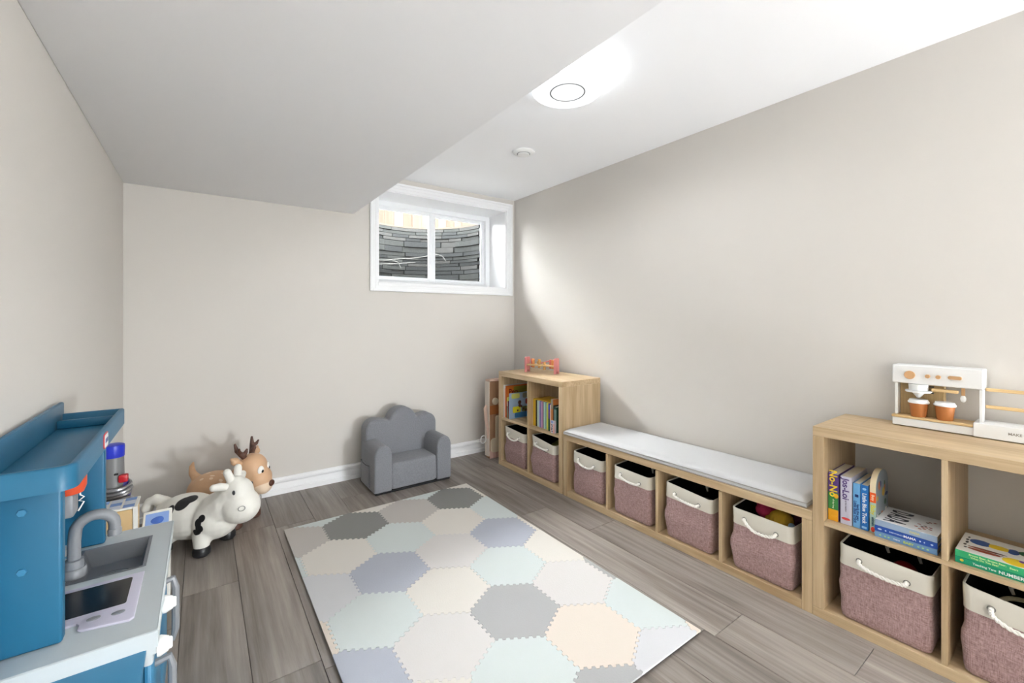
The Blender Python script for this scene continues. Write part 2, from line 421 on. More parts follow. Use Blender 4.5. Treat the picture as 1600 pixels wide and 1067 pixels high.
MB().lathe([(0, 0), (.15, 0), (.15, .012), (.02, .024), (.012, .03), (.012, .30), (.05, .32), (.05, .35), (0, .35)], 32).build('stand', mat('fill_stand_metal', rgb(60, 60, 62), .4), gl)
MB().ell((0, 0, .54), .20, u=32, v=20).build('fill_globe_shell', mat('fill_globe_glow', rgb(250, 250, 250), .5, emit=((.88, .945, 1.0), GLOBE_FILL_STRENGTH)), gl)
v = thing('smoke_detector', 'small round white ceiling detector near the window', 'detector', (1.745, 2.30, ZC))
MB().lathe([(0, 0), (.075, 0), (.075, -.006), (.066, -.012), (.050, -.014), (0, -.014)], 40).build('base_ring', M_white, v)
MB().lathe([(0, -.0145), (.036, -.0145), (.038, -.016), (.038, -.020), (.035, -.0225), (0, -.023)], 40).build('cover', M_white, v)
MB().lathe([(.0385, -.0138), (.0385, -.0148), (.0445, -.0148), (.0445, -.0138)], 40, cap=False).build('shadow_gap_ring', mat('detector_groove', rgb(170, 170, 170), .6), v)  # grey ring paints the shadow gap round the cover
#PART2
from mathutils.geometry import delaunay_2d_cdt
# ================================================================== PLAY MAT
mx0, mx1, my0, my1 = .372, 1.537, .915, 2.703
pal = {'D': rgb(134, 134, 131), 'B': rgb(176, 180, 191), 'T': rgb(190, 185, 180), 'L': rgb(212, 208, 205), 'M': rgb(204, 211, 209), 'C': rgb(219, 214, 206), 'P': rgb(219, 208, 196), 'G': rgb(172, 172, 172), 'S': rgb(206, 206, 208)}
def foam(ch):
    name = 'foam_'+ch
    if name in MATS: return MATS[name]
    m = mat(name, pal[ch], .75, .3)
    nt = m.node_tree; N = nt.nodes; L = nt.links; tc = N.new('ShaderNodeTexCoord')
    w = N.new('ShaderNodeTexVoronoi'); w.inputs['Scale'].default_value = 170; L.new(tc.outputs['Object'], w.inputs['Vector'])
    b = N.new('ShaderNodeBump'); b.inputs['Strength'].default_value = .25; b.inputs['Distance'].default_value = .0015; L.new(w.outputs['Distance'], b.inputs['Height'])
    L.new(b.outputs['Normal'], N['Principled BSDF'].inputs['Normal'])
    return m
play = thing('play_mat', 'interlocking foam hexagon play mat in greys, mint and cream on the floor', 'play mat', (mx0, my0, 0))
MB().box(.003, mx1-mx0-.003, .003, my1-my0-.003, .0004, .0094, .001).build('shade_underlay', mat('underlay_shade_brown', rgb(62, 54, 48), .9), play, smooth=0)  # slab added under tiles; its dark brown paints the mat sides' shade
HW, HS = .32, .32/math.sqrt(3); RP = HS*1.5
cols = {-1: {.234: 'C', .554: 'M', .874: 'C', 1.194: 'M', 1.514: 'C'}, 0: {.394: 'T', .714: 'D', 1.034: 'T', 1.354: 'D', 1.674: 'C'}, 1: {.234: 'M', .554: 'C', .874: 'M', 1.194: 'C', 1.514: 'M'},
        2: {.394: 'S', .714: 'B', 1.034: 'L', 1.354: 'B', 1.674: 'C'}, 3: {.234: 'P', .554: 'M', .874: 'C', 1.194: 'M', 1.514: 'C'}, 4: {.394: 'B', .714: 'L', 1.034: 'G', 1.354: 'L', 1.674: 'G'},
        5: {.234: 'C', .554: 'C', .874: 'M', 1.194: 'P', 1.514: 'M'}, 6: {.394: 'L', .714: 'T', 1.034: 'G', 1.354: 'S', 1.674: 'P'}}
NT = 13
def edge(p, q, lo):
    """toothed seam from p to q, same for both neighbours; lo keeps a fixed tooth side"""
    if (p > q): return edge(q, p, lo)[::-1]
    P, Q = Vector(p), Vector(q); d = (Q-P)/NT; n = Vector((-d.y, d.x)).normalized()*.0050
    out = [P]
    for i in range(NT):
        s_ = 1 if i % 2 else -1
        out += [P+d*(i+.12)+n*s_, P+d*(i+.88)+n*s_]
    return out+[Q]
for rr, cs in cols.items():
    for cx, ch in cs.items():
        cy = 2.53-RP*rr
        cor = [(round(cx+HS*math.sin(PI/3*i), 4), round(cy+HS*math.cos(PI/3*i), 4)) for i in range(6)]
        if all(x < mx0+.001 for x, y in cor) or all(y > my1 for x, y in cor): continue
        poly = []
        for i in range(6): poly += edge(cor[i], cor[(i+1) % 6], 0)[:-1]
        ctr = Vector((cx, cy)); t = bmesh.new()
        # hair-line gap between tiles
        pts = [Vector((ctr.x+(p.x-ctr.x)*.9952, ctr.y+(p.y-ctr.y)*.9952)) for p in poly]
        dv, _, df = delaunay_2d_cdt(pts, [], [list(range(len(pts)))[::-1]], 1, 1e-7)[:3]
        tv = [t.verts.new((p.x, p.y, 0)) for p in dv]
        for q in df: t.faces.new([tv[i] for i in q])
        for co, no in (((mx0, 0, 0), (-1, 0, 0)), ((mx1, 0, 0), (1, 0, 0)), ((0, my0, 0), (0, -1, 0)), ((0, my1, 0), (0, 1, 0))):
            bmesh.ops.bisect_plane(t, geom=t.verts[:]+t.edges[:]+t.faces[:], plane_co=co, plane_no=no, clear_outer=True, dist=1e-6)
        if len(t.faces) == 0 or sum(f.calc_area() for f in t.faces) < .0001: t.free(); continue
        r = bmesh.ops.extrude_face_region(t, geom=t.faces[:])
        hz = .0062+random.uniform(-.0003, .0005)
        for v_ in r['geom']:
            if isinstance(v_, bmesh.types.BMVert): v_.co.z = hz
        for v_ in t.verts: v_.co.x -= mx0; v_.co.y -= my0; v_.co.z += .0096
        b = MB(); b.add(t)
        b.build('tile', foam(ch), play, smooth=0)

# ================================================================== SHELVES
P_O, P_I, CELL = .038, .016, .3352
def cube_shelf(name, label, b0, cols_n, rows_n, sides_to_floor):
    w = 2*P_O+cols_n*CELL+(cols_n-1)*P_I; h = 2*P_O+rows_n*CELL+(rows_n-1)*P_I-.0
    if rows_n == 1: h = BH
    t = thing(name, label, 'shelf', K(0, b0), KR)
    g = .0006
    MB().box(0, KD, -w, 0, h-P_O, h, .0015).build('top_panel', M_oy, t, smooth=0)
    for y0 in (-P_O, -w):
        MB().box(0, KD, y0, y0+P_O, 0 if sides_to_floor else P_O+g, h-P_O-g, .0012).build('side_panel', M_oz, t, smooth=0)
    if sides_to_floor: MB().box(0, KD, -w+P_O+g, -P_O-g, 0, P_O, .0012).build('base_panel', M_oy, t, smooth=0)
    else: MB().box(0, KD, -w, 0, 0, P_O, .0012).build('base_panel', M_oy, t, smooth=0)
    for r_ in range(rows_n-1):
        zz = P_O+(r_+1)*CELL+r_*P_I
        MB().box(.002, KD, -w+P_O+g, -P_O-g, zz, zz+P_I, .0008).build('shelf_board', M_oy, t, smooth=0)
    for r_ in range(rows_n):
        z0 = P_O+r_*(CELL+P_I)+g; z1 = min(z0+CELL-2*g, h-P_O-g)
        for c_ in range(cols_n-1):
            y1 = -P_O-(c_+1)*CELL-c_*P_I
            MB().box(.002, KD, y1-P_I, y1, z0, z1, .0008).build('divider', M_oz, t, smooth=0)
    return t
SB2 = KW+.001; SB3 = KW+BL+.003
cube_shelf('cube_shelf', 'oak-look cube shelf of books in the far corner under the window', 0, 2, 2, False)
cube_shelf('storage_bench', 'low oak-look four-cube storage bench under the pale seat pad', SB2, 4, 1, True)
cube_shelf('cube_shelf', 'oak-look cube shelf at the right edge under the toy espresso machine', SB3, 2, 2, False)

# seat pad
M_pad = mat('pad_fabric', rgb(206, 206, 206), .9, .2, bump=(700, .25)); M_piping = mat('pad_piping', rgb(170, 166, 160), .9)
pad = thing('seat_pad', 'long thin pale grey-white seat pad lying on the storage bench', 'cushion', K(-.012, .786, BH+.001), KR+.018)
PLn, PWd = 1.425, .37
b = MB(); t = bmesh.new(); bmesh.ops.create_grid(t, x_segments=14, y_segments=52, size=1)
for v_ in t.verts:
    u, w_ = v_.co.x, v_.co.y
    ed = max(0, 1-((1-abs(u))*PWd/2)/.018); ed2 = max(0, 1-((1-abs(w_))*PLn/2)/.018)
    z_ = .036*(1-max(ed, ed2)**2*.5) + .0025*math.sin(w_*9)*(1-u*u) + .003*(1-u*u)
    v_.co = Vector(((u+1)/2*PWd, -(w_+1)/2*PLn, z_))
r = bmesh.ops.extrude_face_region(t, geom=t.faces[:])
for v_ in r['geom']:
    if isinstance(v_, bmesh.types.BMVert): v_.co.z = .001
b.add(t); b.build('pad', M_pad, pad, smooth=60)
b = MB(); rr_ = .012
def rrect(x0, x1, y0, y1, r, n=5):
    out = []
    for cx, cy, a0 in ((x1-r, y1-r, 0), (x0+r, y1-r, PI/2), (x0+r, y0+r, PI), (x1-r, y0+r, 3*PI/2)):
        out += [(cx+r*math.cos(a0+PI/2*i/n), cy+r*math.sin(a0+PI/2*i/n)) for i in range(n+1)]
    return out
for zz in (.004, .020):
    b.tube([(x_, y_, zz) for x_, y_ in rrect(-.001, PWd+.001, -PLn-.001, .001, .012)], .0022, 6, True)
b.build('piping', M_piping, pad)

# ================================================================== FABRIC BINS
M_mauve = weave('mauve_linen', rgb(140, 110, 108), rgb(198, 168, 166))
M_canvas = mat('cream_canvas', rgb(226, 221, 208), .85, .2, bump=(900, .15)); M_line = mat('black_lining', rgb(22, 22, 24), .95, .1)
M_rope = mat('cotton_rope', rgb(244, 240, 232), .9, .1); M_grom = mat('grommet_steel', rgb(150, 148, 142), .35, metal=.8)
def bin_section(w, d, r, n=6): return rrect(0, d, -w, 0, r, n)
def make_bin_meshes(seed, w=.258, d=.30, h=.285, sag=.018):
    rn = random.Random(seed); ph = [rn.uniform(0, 6.28) for _ in range(6)]
    cx, cy = d/2, -w/2
    def ring(zf, off, r, k=None):
        pts = []
        for x_, y_ in bin_section(w, d, r):
            # gentle slump of soft cloth: bulges low down, dented in the upper third
            ang = math.atan2(y_-cy, x_-cx)
            bul = .007*math.sin(PI*min(1, zf*1.25)) + .004*math.sin(3*ang+ph[0]+zf*5)*math.sin(PI*min(zf, .99)) + .0035*math.sin(5*ang+ph[1]-zf*9)*math.sin(PI*min(zf, .99))
            sc_x = (abs(x_-cx)/(d/2))**2; sc_y = (abs(y_-cy)/(w/2))**2
            l_ = math.hypot(x_-cx, y_-cy)
            o = off+bul-.004
            zz = h*zf
            if zf > .5: zz -= sag*((-y_)/w)*(zf-.5)*2 + .006*math.sin(2*ang+ph[2])*(zf-.5)*2
            pts.append((x_+(x_-cx)/l_*o, y_+(y_-cy)/l_*o, zz))
        return pts
    out = {}
    b = MB(); zs = [0, .02, .08, .16, .26, .36, .46, .56, .66, .76]
    R = [[b.bm.verts.new(p) for p in ring(z_, (-.010 if z_ == 0 else (-.003 if z_ < .03 else 0)) + (.003 if .3 < z_ < .5 else 0) - (.0035 if .5 < z_ < .62 else 0), .022)] for z_ in zs]
    for a, c in zip(R, R[1:]):
        for i in range(len(a)): b.bm.faces.new([a[i], a[(i+1) % len(a)], c[(i+1) % len(a)], c[i]])
    b.bm.faces.new(R[0][::-1]); out['body'] = b.mesh('body', M_mauve, 60)
    b = MB(); zs = [(.735, .0015), (.735, .004), (.80, .0042), (.90, .0038), (.985, .0045), (1.0, .003), (1.0, -.002), (.985, -.004)]
    R = [[b.bm.verts.new(p) for p in ring(z_, o_+.0, .024)] for z_, o_ in zs]
    for a, c in zip(R, R[1:]):
        for i in range(len(a)): b.bm.faces.new([a[i], a[(i+1) % len(a)], c[(i+1) % len(a)], c[i]])
    out['cuff'] = b.mesh('cuff', M_canvas, 60)
    b = MB(); zs = [(.985, -.0042), (.6, -.006), (.3, -.008), (.06, -.010)]
    R = [[b.bm.verts.new(p) for p in ring(z_, o_, .022)] for z_, o_ in zs]
    for a, c in zip(R, R[1:]):
        for i in range(len(a)): b.bm.faces.new([a[i], c[i], c[(i+1) % len(a)], a[(i+1) % len(a)]])
    b.bm.faces.new(R[-1]); out['lining'] = b.mesh('lining', M_line, 60)
    return out
def rope(b, pts, r=.0066, turns=11):
    """two-strand twisted cord along pts"""
    P = [Vector(p) for p in pts]; n = 64; fine = []
    seg = len(P)-1
    def cr(t):
        i = min(int(t), seg-1); f_ = t-i
        p0, p1, p2, p3 = P[max(i-1, 0)], P[i], P[i+1], P[min(i+2, seg)]
        return .5*((2*p1)+(p2-p0)*f_+(2*p0-5*p1+4*p2-p3)*f_*f_+(3*p1-p0-3*p2+p3)*f_**3)
    fine = [cr(seg*i/(n-1)) for i in range(n)]
    for ph in (0, PI):
        pts2 = []
        for i, p in enumerate(fine):
            t = (fine[min(i+1, n-1)]-fine[max(i-1, 0)]).normalized(); u = Vector((1, 0, 0)); u = (u-t*u.dot(t)).normalized(); v_ = t.cross(u)
            a = ph+turns*2*PI*i/(n-1)
            pts2.append(p+(u*math.cos(a)+v_*math.sin(a))*r*.52)
        b.tube(pts2, r*.62, 6)
def storage_bin(label, a, bb, z, seed, droop=.022, w=.258, yaw=0.0, up=0.0):
    t = thing('storage_bin', label, 'bin', K(a, bb, z), KR+yaw, 'mauve fabric storage bins in the cubes')
    ms = make_bin_meshes(seed, w)
    for k_, me in ms.items(): place(me, k_, t)
    zz = .245; yl, yr = -w*.25, -w*.76
    b = MB(); gx = -.0085
    h0, h1 = zz-.002, zz-.018
    rope(b, [(gx+.012, yl, h0), (gx-.004, yl, h0), (gx-.013, yl-.006, h0-droop*.55+up), (gx-.013, (yl*.7+yr*.3), (h0*.7+h1*.3)-droop), (gx-.013, (yl*.35+yr*.65), (h0*.35+h1*.65)-droop*.95), (gx-.013, yr+.008, h1-droop*.4), (gx-.004, yr, h1), (gx+.012, yr, h1)])
    b.build('rope_handle', M_rope, t)
    for y_, h_ in ((yl, h0), (yr, h1)):
        g_ = MB(); n = 16; g_.tube([(gx+.0005, y_+.0085*math.cos(2*PI*i/n), h_+.0085*math.sin(2*PI*i/n)) for i in range(n)], .0018, 5, True)
        g_.build('grommet', M_grom, t)
    # knotted rope ends hanging inside the far wall
    for y_ in (-w*.33, -w*.70):
        k_ = MB(); k_.ell((.300-.026, y_, .226), (.010, .013, .011), u=10, v=6); k_.tube([(.300-.02, y_, .238), (.300-.028, y_+.003, .215), (.300-.032, y_-.004, .196)], [.006, .0065, .005], 6)
        k_.build('rope_knot', M_rope, t)
    return t
cellb = lambda b0, i: b0+P_O+i*(CELL+P_I)
zb = P_O+.001
storage_bin('mauve fabric bin in the lower left cube of the corner shelf', .010, cellb(0, 0)+.030, zb, 1, .030)
storage_bin('mauve fabric bin with an olive cloth inside, lower right cube of the corner shelf', .010, cellb(0, 1)+.022, zb, 2, .010)
storage_bin('mauve fabric bin in the first bench cube, next to the corner shelf', .012, cellb(SB2, 0)+.040, zb, 3, .028)
storage_bin('mauve fabric bin in the second bench cube from the window', .010, cellb(SB2, 1)+.034, zb, 4, .016)
storage_bin('mauve fabric bin holding a dark toy helmet, third bench cube from the window', .012, cellb(SB2, 2)+.036, zb, 5, .012)
storage_bin('mauve fabric bin full of plush toys, bench cube nearest the espresso machine', .010, cellb(SB2, 3)+.040, zb, 6, .026, up=.012)
storage_bin('mauve fabric bin with a red ball inside, lower left cube of the right shelf', .012, cellb(SB3, 0)+.046, zb, 7, .016, w=.266)
storage_bin('mauve fabric bin cut by the right edge of the picture', .014, cellb(SB3, 1)+.030, zb, 8, .030, w=.266)

# contents of the bins (seen through the openings)
def blob(name, label, cat, parts, loc, rz=0, group=None, voxel=.005, mname=None, col=(1, 1, 1), rough=.9):
    t = MB()
    for c_, r_ in parts: t.ell(c_, r_, u=14, v=9)
    m = mat(mname, col, rough, .2, bump=(220, .5))
    o = remesh(t, voxel, 3, name, m, None); o.location = loc; o.rotation_euler = (0, 0, rz)
    return tag(o, label, cat, group)
b4 = cellb(SB2, 3)+.040
blob('plush_toy', 'pink plush toy lying in the toy-filled bench bin', 'plush toy', [((0, 0, 0), (.045, .04, .035)), ((.03, -.045, .0), (.03, .03, .026)), ((-.02, -.05, -.012), (.026, .028, .022)), ((.03, .03, .01), (.022, .022, .02))], K(.175, b4+.078, .285), 0, None, .005, 'plush_pink', rgb(206, 60, 104))
blob('plush_toy', 'yellow plush chick lying in the toy-filled bench bin', 'plush toy', [((0, 0, 0), (.05, .052, .042)), ((-.03, -.01, -.018), (.032, .03, .026)), ((.0, .05, -.01), (.018, .02, .014))], K(.135, b4+.165, .280), 0, None, .005, 'plush_yellow', rgb(226, 182, 62))
blob('plush_toy', 'small golden plush bee at the front of the toy bin', 'plush toy', [((0, 0, 0), (.03, .032, .026)), ((0, -.032, -.004), (.02, .02, .018))], K(.075, b4+.200, .264), 0, None, .004, 'plush_gold', rgb(214, 160, 30))
blob('plush_toy', 'dark purple plush toy by the right wall of the toy bin', 'plush toy', [((0, 0, 0), (.045, .034, .03)), ((-.045, .0, -.006), (.03, .028, .024)), ((.04, .004, .0), (.026, .024, .024))], K(.215, b4+.205, .262), 0, None, .005, 'plush_purple', rgb(104, 52, 78))
t = thing('toy_ball', 'small pale blue ball between the plush toys in the bin', 'ball', K(.085, b4+.226, .288)); MB().ell((0, 0, 0), .014).build('shell', mat('ball_blue', rgb(150, 176, 190), .4), t)
b3 = cellb(SB2, 2)+.036
hel = thing('toy_helmet', 'dark round toy helmet with a clear visor inside the bench bin', 'toy', K(.135, b3+.165, .205), KR)
MB().ell((0, 0, 0), (.055, .058, .055)).build('shell', mat('helmet_dark', rgb(58, 54, 44), .4, var=(60, .4)), hel)
b = MB(); n = 24; b.tube([(.050*math.cos(2*PI*i/n)-.012, .056*math.sin(2*PI*i/n), .032) for i in range(n)], .006, 6, True); b.tube([(-.058*math.cos(a_)*1.0, .05*math.sin(a_), .046) for a_ in [(-1.2+2.4*i/12) for i in range(13)]], .005, 6)
b.build('visor', mat('visor_grey', rgb(150, 156, 160), .25), hel)
bl2 = cellb(0, 1)+.022
blob('folded_cloth', 'olive green cloth heaped inside the corner shelf bin', 'cloth', [((0, 0, 0), (.06, .07, .03)), ((.03, .03, .01), (.04, .04, .024)), ((-.02, -.04, .006), (.04, .05, .022))], K(.15, bl2+.16, .255), 0, None, .006, 'cloth_olive', rgb(112, 110, 52))
b7 = cellb(SB3, 0)+.046
t = thing('toy_ball', 'dark red ball inside the bin of the right shelf', 'ball', K(.16, b7+.165, .232)); MB().ell((0, 0, 0), .040, u=24, v=14).build('shell', mat('ball_red', rgb(160, 24, 30), .4), t)
b8 = cellb(SB3, 1)+.030
t = thing('toy_hoop', 'cream wooden ring lying in the bin at the right edge', 'ring', K(.12, b8+.16, .262), KR); n = 32
MB().tube([(.085*math.cos(2*PI*i/n), .085*math.sin(2*PI*i/n), .004*math.sin(2*PI*i/n)) for i in range(n)], .007, 8, True).build('hoop', mat('hoop_cream', rgb(206, 194, 160), .6), t)

# ================================================================== BOOKS
M_page = mat('book_pages', rgb(232, 224, 206), .85, var=(300, .06))
def cmat(r, g, b_): return mat('print_%d_%d_%d' % (r, g, b_), rgb(r, g, b_), .38, .4)
def book(label, a, bb, z, t, d, h, col, group=None, rz=0.0, tilt=0.0, bands=(), board=True, name='book'):
    """upright book, spine to the room. local x into the shelf, y -> -t, z up"""
    o = thing(name, label, 'book', K(a, bb, z), KR+rz, group)
    o.rotation_euler = (tilt, 0, KR+rz)
    c = cmat(*col); th = .0018
    b = MB(); b.box(0, th, -t, 0, 0, h, .0006); b.box(th, d, -th, 0, 0, h, .0004); b.box(th, d, -t, -t+th, 0, h, .0004); b.build('cover', c, o, smooth=0)
    MB().box(th, d-.003, -t+th, -th, .002, h-.002).build('pages', M_page, o, smooth=0)
    for z0, z1, cc in bands:
        MB().box(-.0004, .0002, -t+.0004, -.0004, h*z0, h*z1).build('spine_band', cmat(*cc), o, smooth=0)
    return o
DN = ((0, 0, -1), (0, -1, 0))
s3 = SB3+P_O; zs = P_O+CELL+P_I+.0008
o = book('purple, green and yellow board book leftmost on the right shelf', .04, 2.278, zs, .0345, .19, .187, (96, 66, 138), 'board books standing on the right shelf', bands=((0, .24, (236, 168, 32)), (.24, .6, (62, 142, 72))))
lettering('No-No', .036, cmat(246, 214, 60), o, (-.0006, -.0165, .148), *DN); lettering('all day long', .008, cmat(226, 232, 200), o, (-.0006, -.018, .068), *DN)
b = MB(); b.ell((-.0005, -.027, .100), (.0008, .0075, .0095)); b.ell((-.0005, -.020, .020), (.0008, .011, .005)); b.build('spine_print', cmat(240, 176, 40), o)
o = book('pale lilac board book second from the left on the right shelf', .04, 2.319, zs, .0365, .19, .187, (206, 204, 220), 'board books standing on the right shelf')
lettering('Jos-Loi', .030, cmat(86, 60, 124), o, (-.0006, -.0165, .138), *DN); lettering('by the meadow', .007, cmat(120, 110, 130), o, (-.0006, -.018, .072), *DN)
b = MB(); b.ell((-.0005, -.018, .022), (.0008, .014, .005)); b.build('spine_print', cmat(214, 70, 70), o)
o = book('light blue board book third from the left on the right shelf', .042, 2.359, zs, .022, .178, .171, (110, 172, 222), 'board books standing on the right shelf')
lettering('Little Blue Truck', .0125, cmat(30, 62, 130), o, (-.0006, -.0068, .060), *DN); lettering('leads the way', .0115, cmat(30, 62, 130), o, (-.0006, -.0155, .060), *DN)
b = MB(); b.box(-.0006, .0002, -.017, -.006, .118, .128, .001); b.build('spine_print', cmat(36, 60, 120), o)
o = book('deep blue board book with white title, fourth on the right shelf', .042, 2.3825, zs, .0235, .178, .171, (36, 110, 184), 'board books standing on the right shelf')
lettering('Little Blue Truck', .0172, cmat(244, 246, 248), o, (-.0006, -.0115, .083), *DN, sx=.98)
b = MB(); b.ell((-.0005, -.0118, .156), (.0008, .006, .005)); b.box(-.0006, .0002, -.019, -.004, .006, .014, .001); b.build('spine_print', cmat(150, 196, 232), o)
# arched book
o = thing('book', 'tall arched board book with a pale rounded top beside the flat stack', 'book', K(.044, 2.410, zs), KR, 'board books standing on the right shelf')
prof = [(0, 0), (.150, 0), (.150, .178)] + [(.075+.075*math.cos(a_), .165+.060*math.sin(a_)) for a_ in [PI*i/12 for i in range(1, 12)]] + [(0, .165)]
RX = Matrix(((1, 0, 0, 0), (0, 0, -1, 0), (0, 1, 0, 0), (0, 0, 0, 1)))
MB().prism(prof, 0, .018, RX).build('pages', mat('arch_pages', rgb(232, 214, 178), .7), o, smooth=30)
prc = [(x_, z_) for x_, z_ in prof]
MB().prism(prc, .018, .0195, RX).build('cover', cmat(148, 160, 168), o, smooth=30)
b = MB(); b.box(-.0006, .0003, -.0185, -.0005, 0, .113); b.build('spine_band', cmat(172, 200, 190), o, smooth=0)
b = MB(); b.box(-.0008, .0002, -.0188, -.0002, .113, .150, .0006); b.build('spine_band', cmat(236, 96, 34), o, smooth=0)
lettering('Busy', .012, cmat(250, 224, 190), o, (-.001, -.0095, .131), *DN)
lettering('Baby', .019, cmat(216, 206, 60), o, (-.001, -.0095, .086), *DN); lettering('animals', .011, cmat(40, 90, 110), o, (-.001, -.0095, .042), *DN)
b = MB(); b.ell((-.0007, -.0095, .012), (.0006, .006, .010)); b.build('spine_print', cmat(216, 60, 40), o)
b = MB(); rn = random.Random(5)
for i in range(16):
    b.m(i % 6).ell((rn.uniform(.015, .135), -.0196, rn.uniform(.015, .18)), (rn.uniform(.008, .02), .0006, rn.uniform(.006, .018)), u=10, v=6)
b.build('cover_print', [cmat(*c_) for c_ in ((214, 178, 70), (70, 110, 80), (60, 80, 140), (200, 120, 80), (230, 226, 214), (100, 150, 80))], o)
# flat stack
def flat_book(label, a, bb, z, t, d, L, col, group, top=None, rz=0.0):
    o = thing('book', label, 'book', K(a, bb, z), KR+rz, group)
    th = .0016; c = cmat(*col); tc = cmat(*(top or col))
    b = MB(); b.box(0, .0016, -L, 0, 0, t, .0006); b.m(1).box(.0016, d, -L, 0, t-th, t, .0004); b.m(0).box(.0016, d, -L, 0, 0, th, .0004); b.build('cover', [c, tc], o, smooth=0)
    MB().box(.0016, d-.002, -L+.002, -.002, th, t-th).build('pages', M_page, o, smooth=0)
    return o
HZ = ((0, -1, 0), (0, 0, 1)); g = 'board books lying in the stack on the right shelf'
o = flat_book('blue-grey board book at the bottom of the flat stack', .020, 2.4305, zs, .0200, .175, .168, (112, 150, 190), g)
lettering('THIS IS', .006, cmat(232, 238, 244), o, (-.0006, -.062, .010), *HZ); lettering('BABY', .0115, cmat(206, 224, 90), o, (-.0006, -.094, .010), *HZ)
b = MB()
for i, y_ in enumerate((-.016, -.030, -.040, -.120, -.132, -.144)): b.ell((-.0004, y_, .010), (.0006, .0032, .0028), u=8, v=6)
b.build('spine_print', cmat(170, 214, 150), o)
o = flat_book('royal blue board book in the middle of the flat stack', .021, 2.4300, zs+.0205, .0205, .175, .169, (44, 84, 170), g)
lettering('EVERYTHING IS', .0058, cmat(196, 212, 236), o, (-.0006, -.062, .010), *HZ); lettering('MAMA', .0115, cmat(248, 248, 250), o, (-.0006, -.098, .010), *HZ)
b = MB()
for y_, w_ in ((-.015, .010), (-.032, .004), (-.125, .004), (-.136, .003), (-.155, .006)): b.ell((-.0004, y_, .010), (.0006, w_*.6, .003), u=8, v=6)
b.build('spine_print', cmat(190, 206, 236), o)
o = flat_book('white-covered board book on top of the flat stack', .022, 2.4305, zs+.0415, .0215, .175, .168, (156, 176, 200), g, top=(240, 240, 238))
lettering('DADA', .0095, cmat(220, 214, 120), o, (-.0006, -.110, .011), *HZ)
# big title: four stretched letters, read from the front edge to the back
for i, ch in enumerate('DADA'):
    lettering(ch, .082, cmat(24, 30, 44), o, (.138-.036*i, -.047, .0217), (-1, 0, 0), (0, -1, 0), sx=.50, bold=.03)
for nm, spots_, cc in (('cover_print', [(.045, -.105), (.050, -.122), (.058, -.130), (.040, -.128), (.030, -.118)], (176, 84, 58)), ('cover_print', [(.075, -.108), (.066, -.140), (.048, -.142), (.120, -.130), (.128, -.142)], (150, 60, 60)), ('cover_print', [(.060, -.118), (.070, -.125), (.110, -.125)], (90, 60, 50))):
    b = MB()
    for x_, y_ in spots_: b.ell((x_, y_, .0216), (.004, .0055, .0006), u=8, v=6)
    b.build(nm, cmat(*cc), o)
# green stack
g2 = 'green board books lying in the right shelf at the picture edge'
gb = SB3+P_O+CELL+P_I
o = flat_book('dark green number board book, lower of two at the right edge', .022, gb+.014, zs, .0205, .185, .235, (18, 150, 110), g2)
lettering('Teaching Tens', .0088, cmat(230, 240, 232), o, (-.0006, -.066, .0105), *HZ); lettering('NUMBERS', .0135, cmat(244, 250, 246), o, (-.0006, -.126, .0100), *HZ)
b = MB(); b.ell((-.0004, -.0155, .011), (.0006, .0045, .0042)); b.build('spine_print', cmat(220, 190, 60), o)
o = flat_book('bright green picture board book, upper of two at the right edge', .022, gb+.014, zs+.021, .0215, .185, .235, (54, 176, 116), g2, top=(236, 234, 226))
lettering('Brown Bear, Brown Bear,', .0078, cmat(214, 240, 170), o, (-.0006, -.072, .0150), *HZ); lettering('What Do You See?', .0078, cmat(214, 240, 170), o, (-.0006, -.066, .0070), *HZ); lettering('Bears', .0078, cmat(214, 240, 170), o, (-.0006, -.128, .0120), *HZ)
zt = .0217
for cc, L_ in (((150, 60, 34), [((.045, -.060), (.010, .038)), ((.062, -.055), (.006, .034))]), ((80, 36, 24), [((.066, -.070), (.006, .040)), ((.052, -.075), (.003, .03))]), ((240, 206, 40), [((.035, -.130), (.030, .030)), ((.120, -.085), (.020, .030))]), ((120, 70, 160), [((.050, -.140), (.013, .010))]), ((40, 80, 150), [((.120, -.045), (.026, .026)), ((.120, -.118), (.024, .014))]), ((40, 110, 60), [((.130, -.150), (.022, .024))]), ((206, 104, 40), [((.118, -.150), (.010, .014))]), ((50, 50, 50), [((.045, -.018), (.006, .004)), ((.070, -.014), (.008, .004)), ((.095, -.016), (.010, .004)), ((.120, -.014), (.008, .004)), ((.145, -.015), (.008, .003))])):
    for (x_, y_), (rx_, ry_) in L_: MB().ell((x_, y_, zt-.0002), (rx_, ry_, .0006), u=14, v=6).build('cover_print', cmat(*cc), o)

# corner shelf, left cube
gA = 'picture books in the upper left cube of the corner shelf'; zl = P_O+CELL+P_I+.0008
book('tall white-spined picture book at the left side of the corner shelf', .02, .041, zl, .012, .24, .262, (232, 228, 222), gA)
book('slim salmon picture book beside the tall white spine in the corner shelf', .022, .0545, zl, .007, .22, .236, (236, 178, 150), gA)
o = book('tall orange picture book with olive cover behind the pale blue one', .024, .064, zl, .010, .25, .256, (206, 104, 40), gA)
b = MB(); b.box(.012, .246, -.0110, -.0099, .006, .250); b.build('cover_print', cmat(216, 120, 44), o, smooth=0)
b = MB(); b.box(.075, .244, -.0116, -.0108, .010, .246, .0003); b.build('cover_print', cmat(150, 138, 44), o, smooth=0)
lettering('Peo', .060, cmat(130, 24, 30), o, (.070, -.0114, .205), (1, 0, 0), (0, 0, 1))
b = MB(); b.ell((.05, -.0112, .15), (.03, .0006, .035)); b.build('cover_print', cmat(236, 190, 90), o)
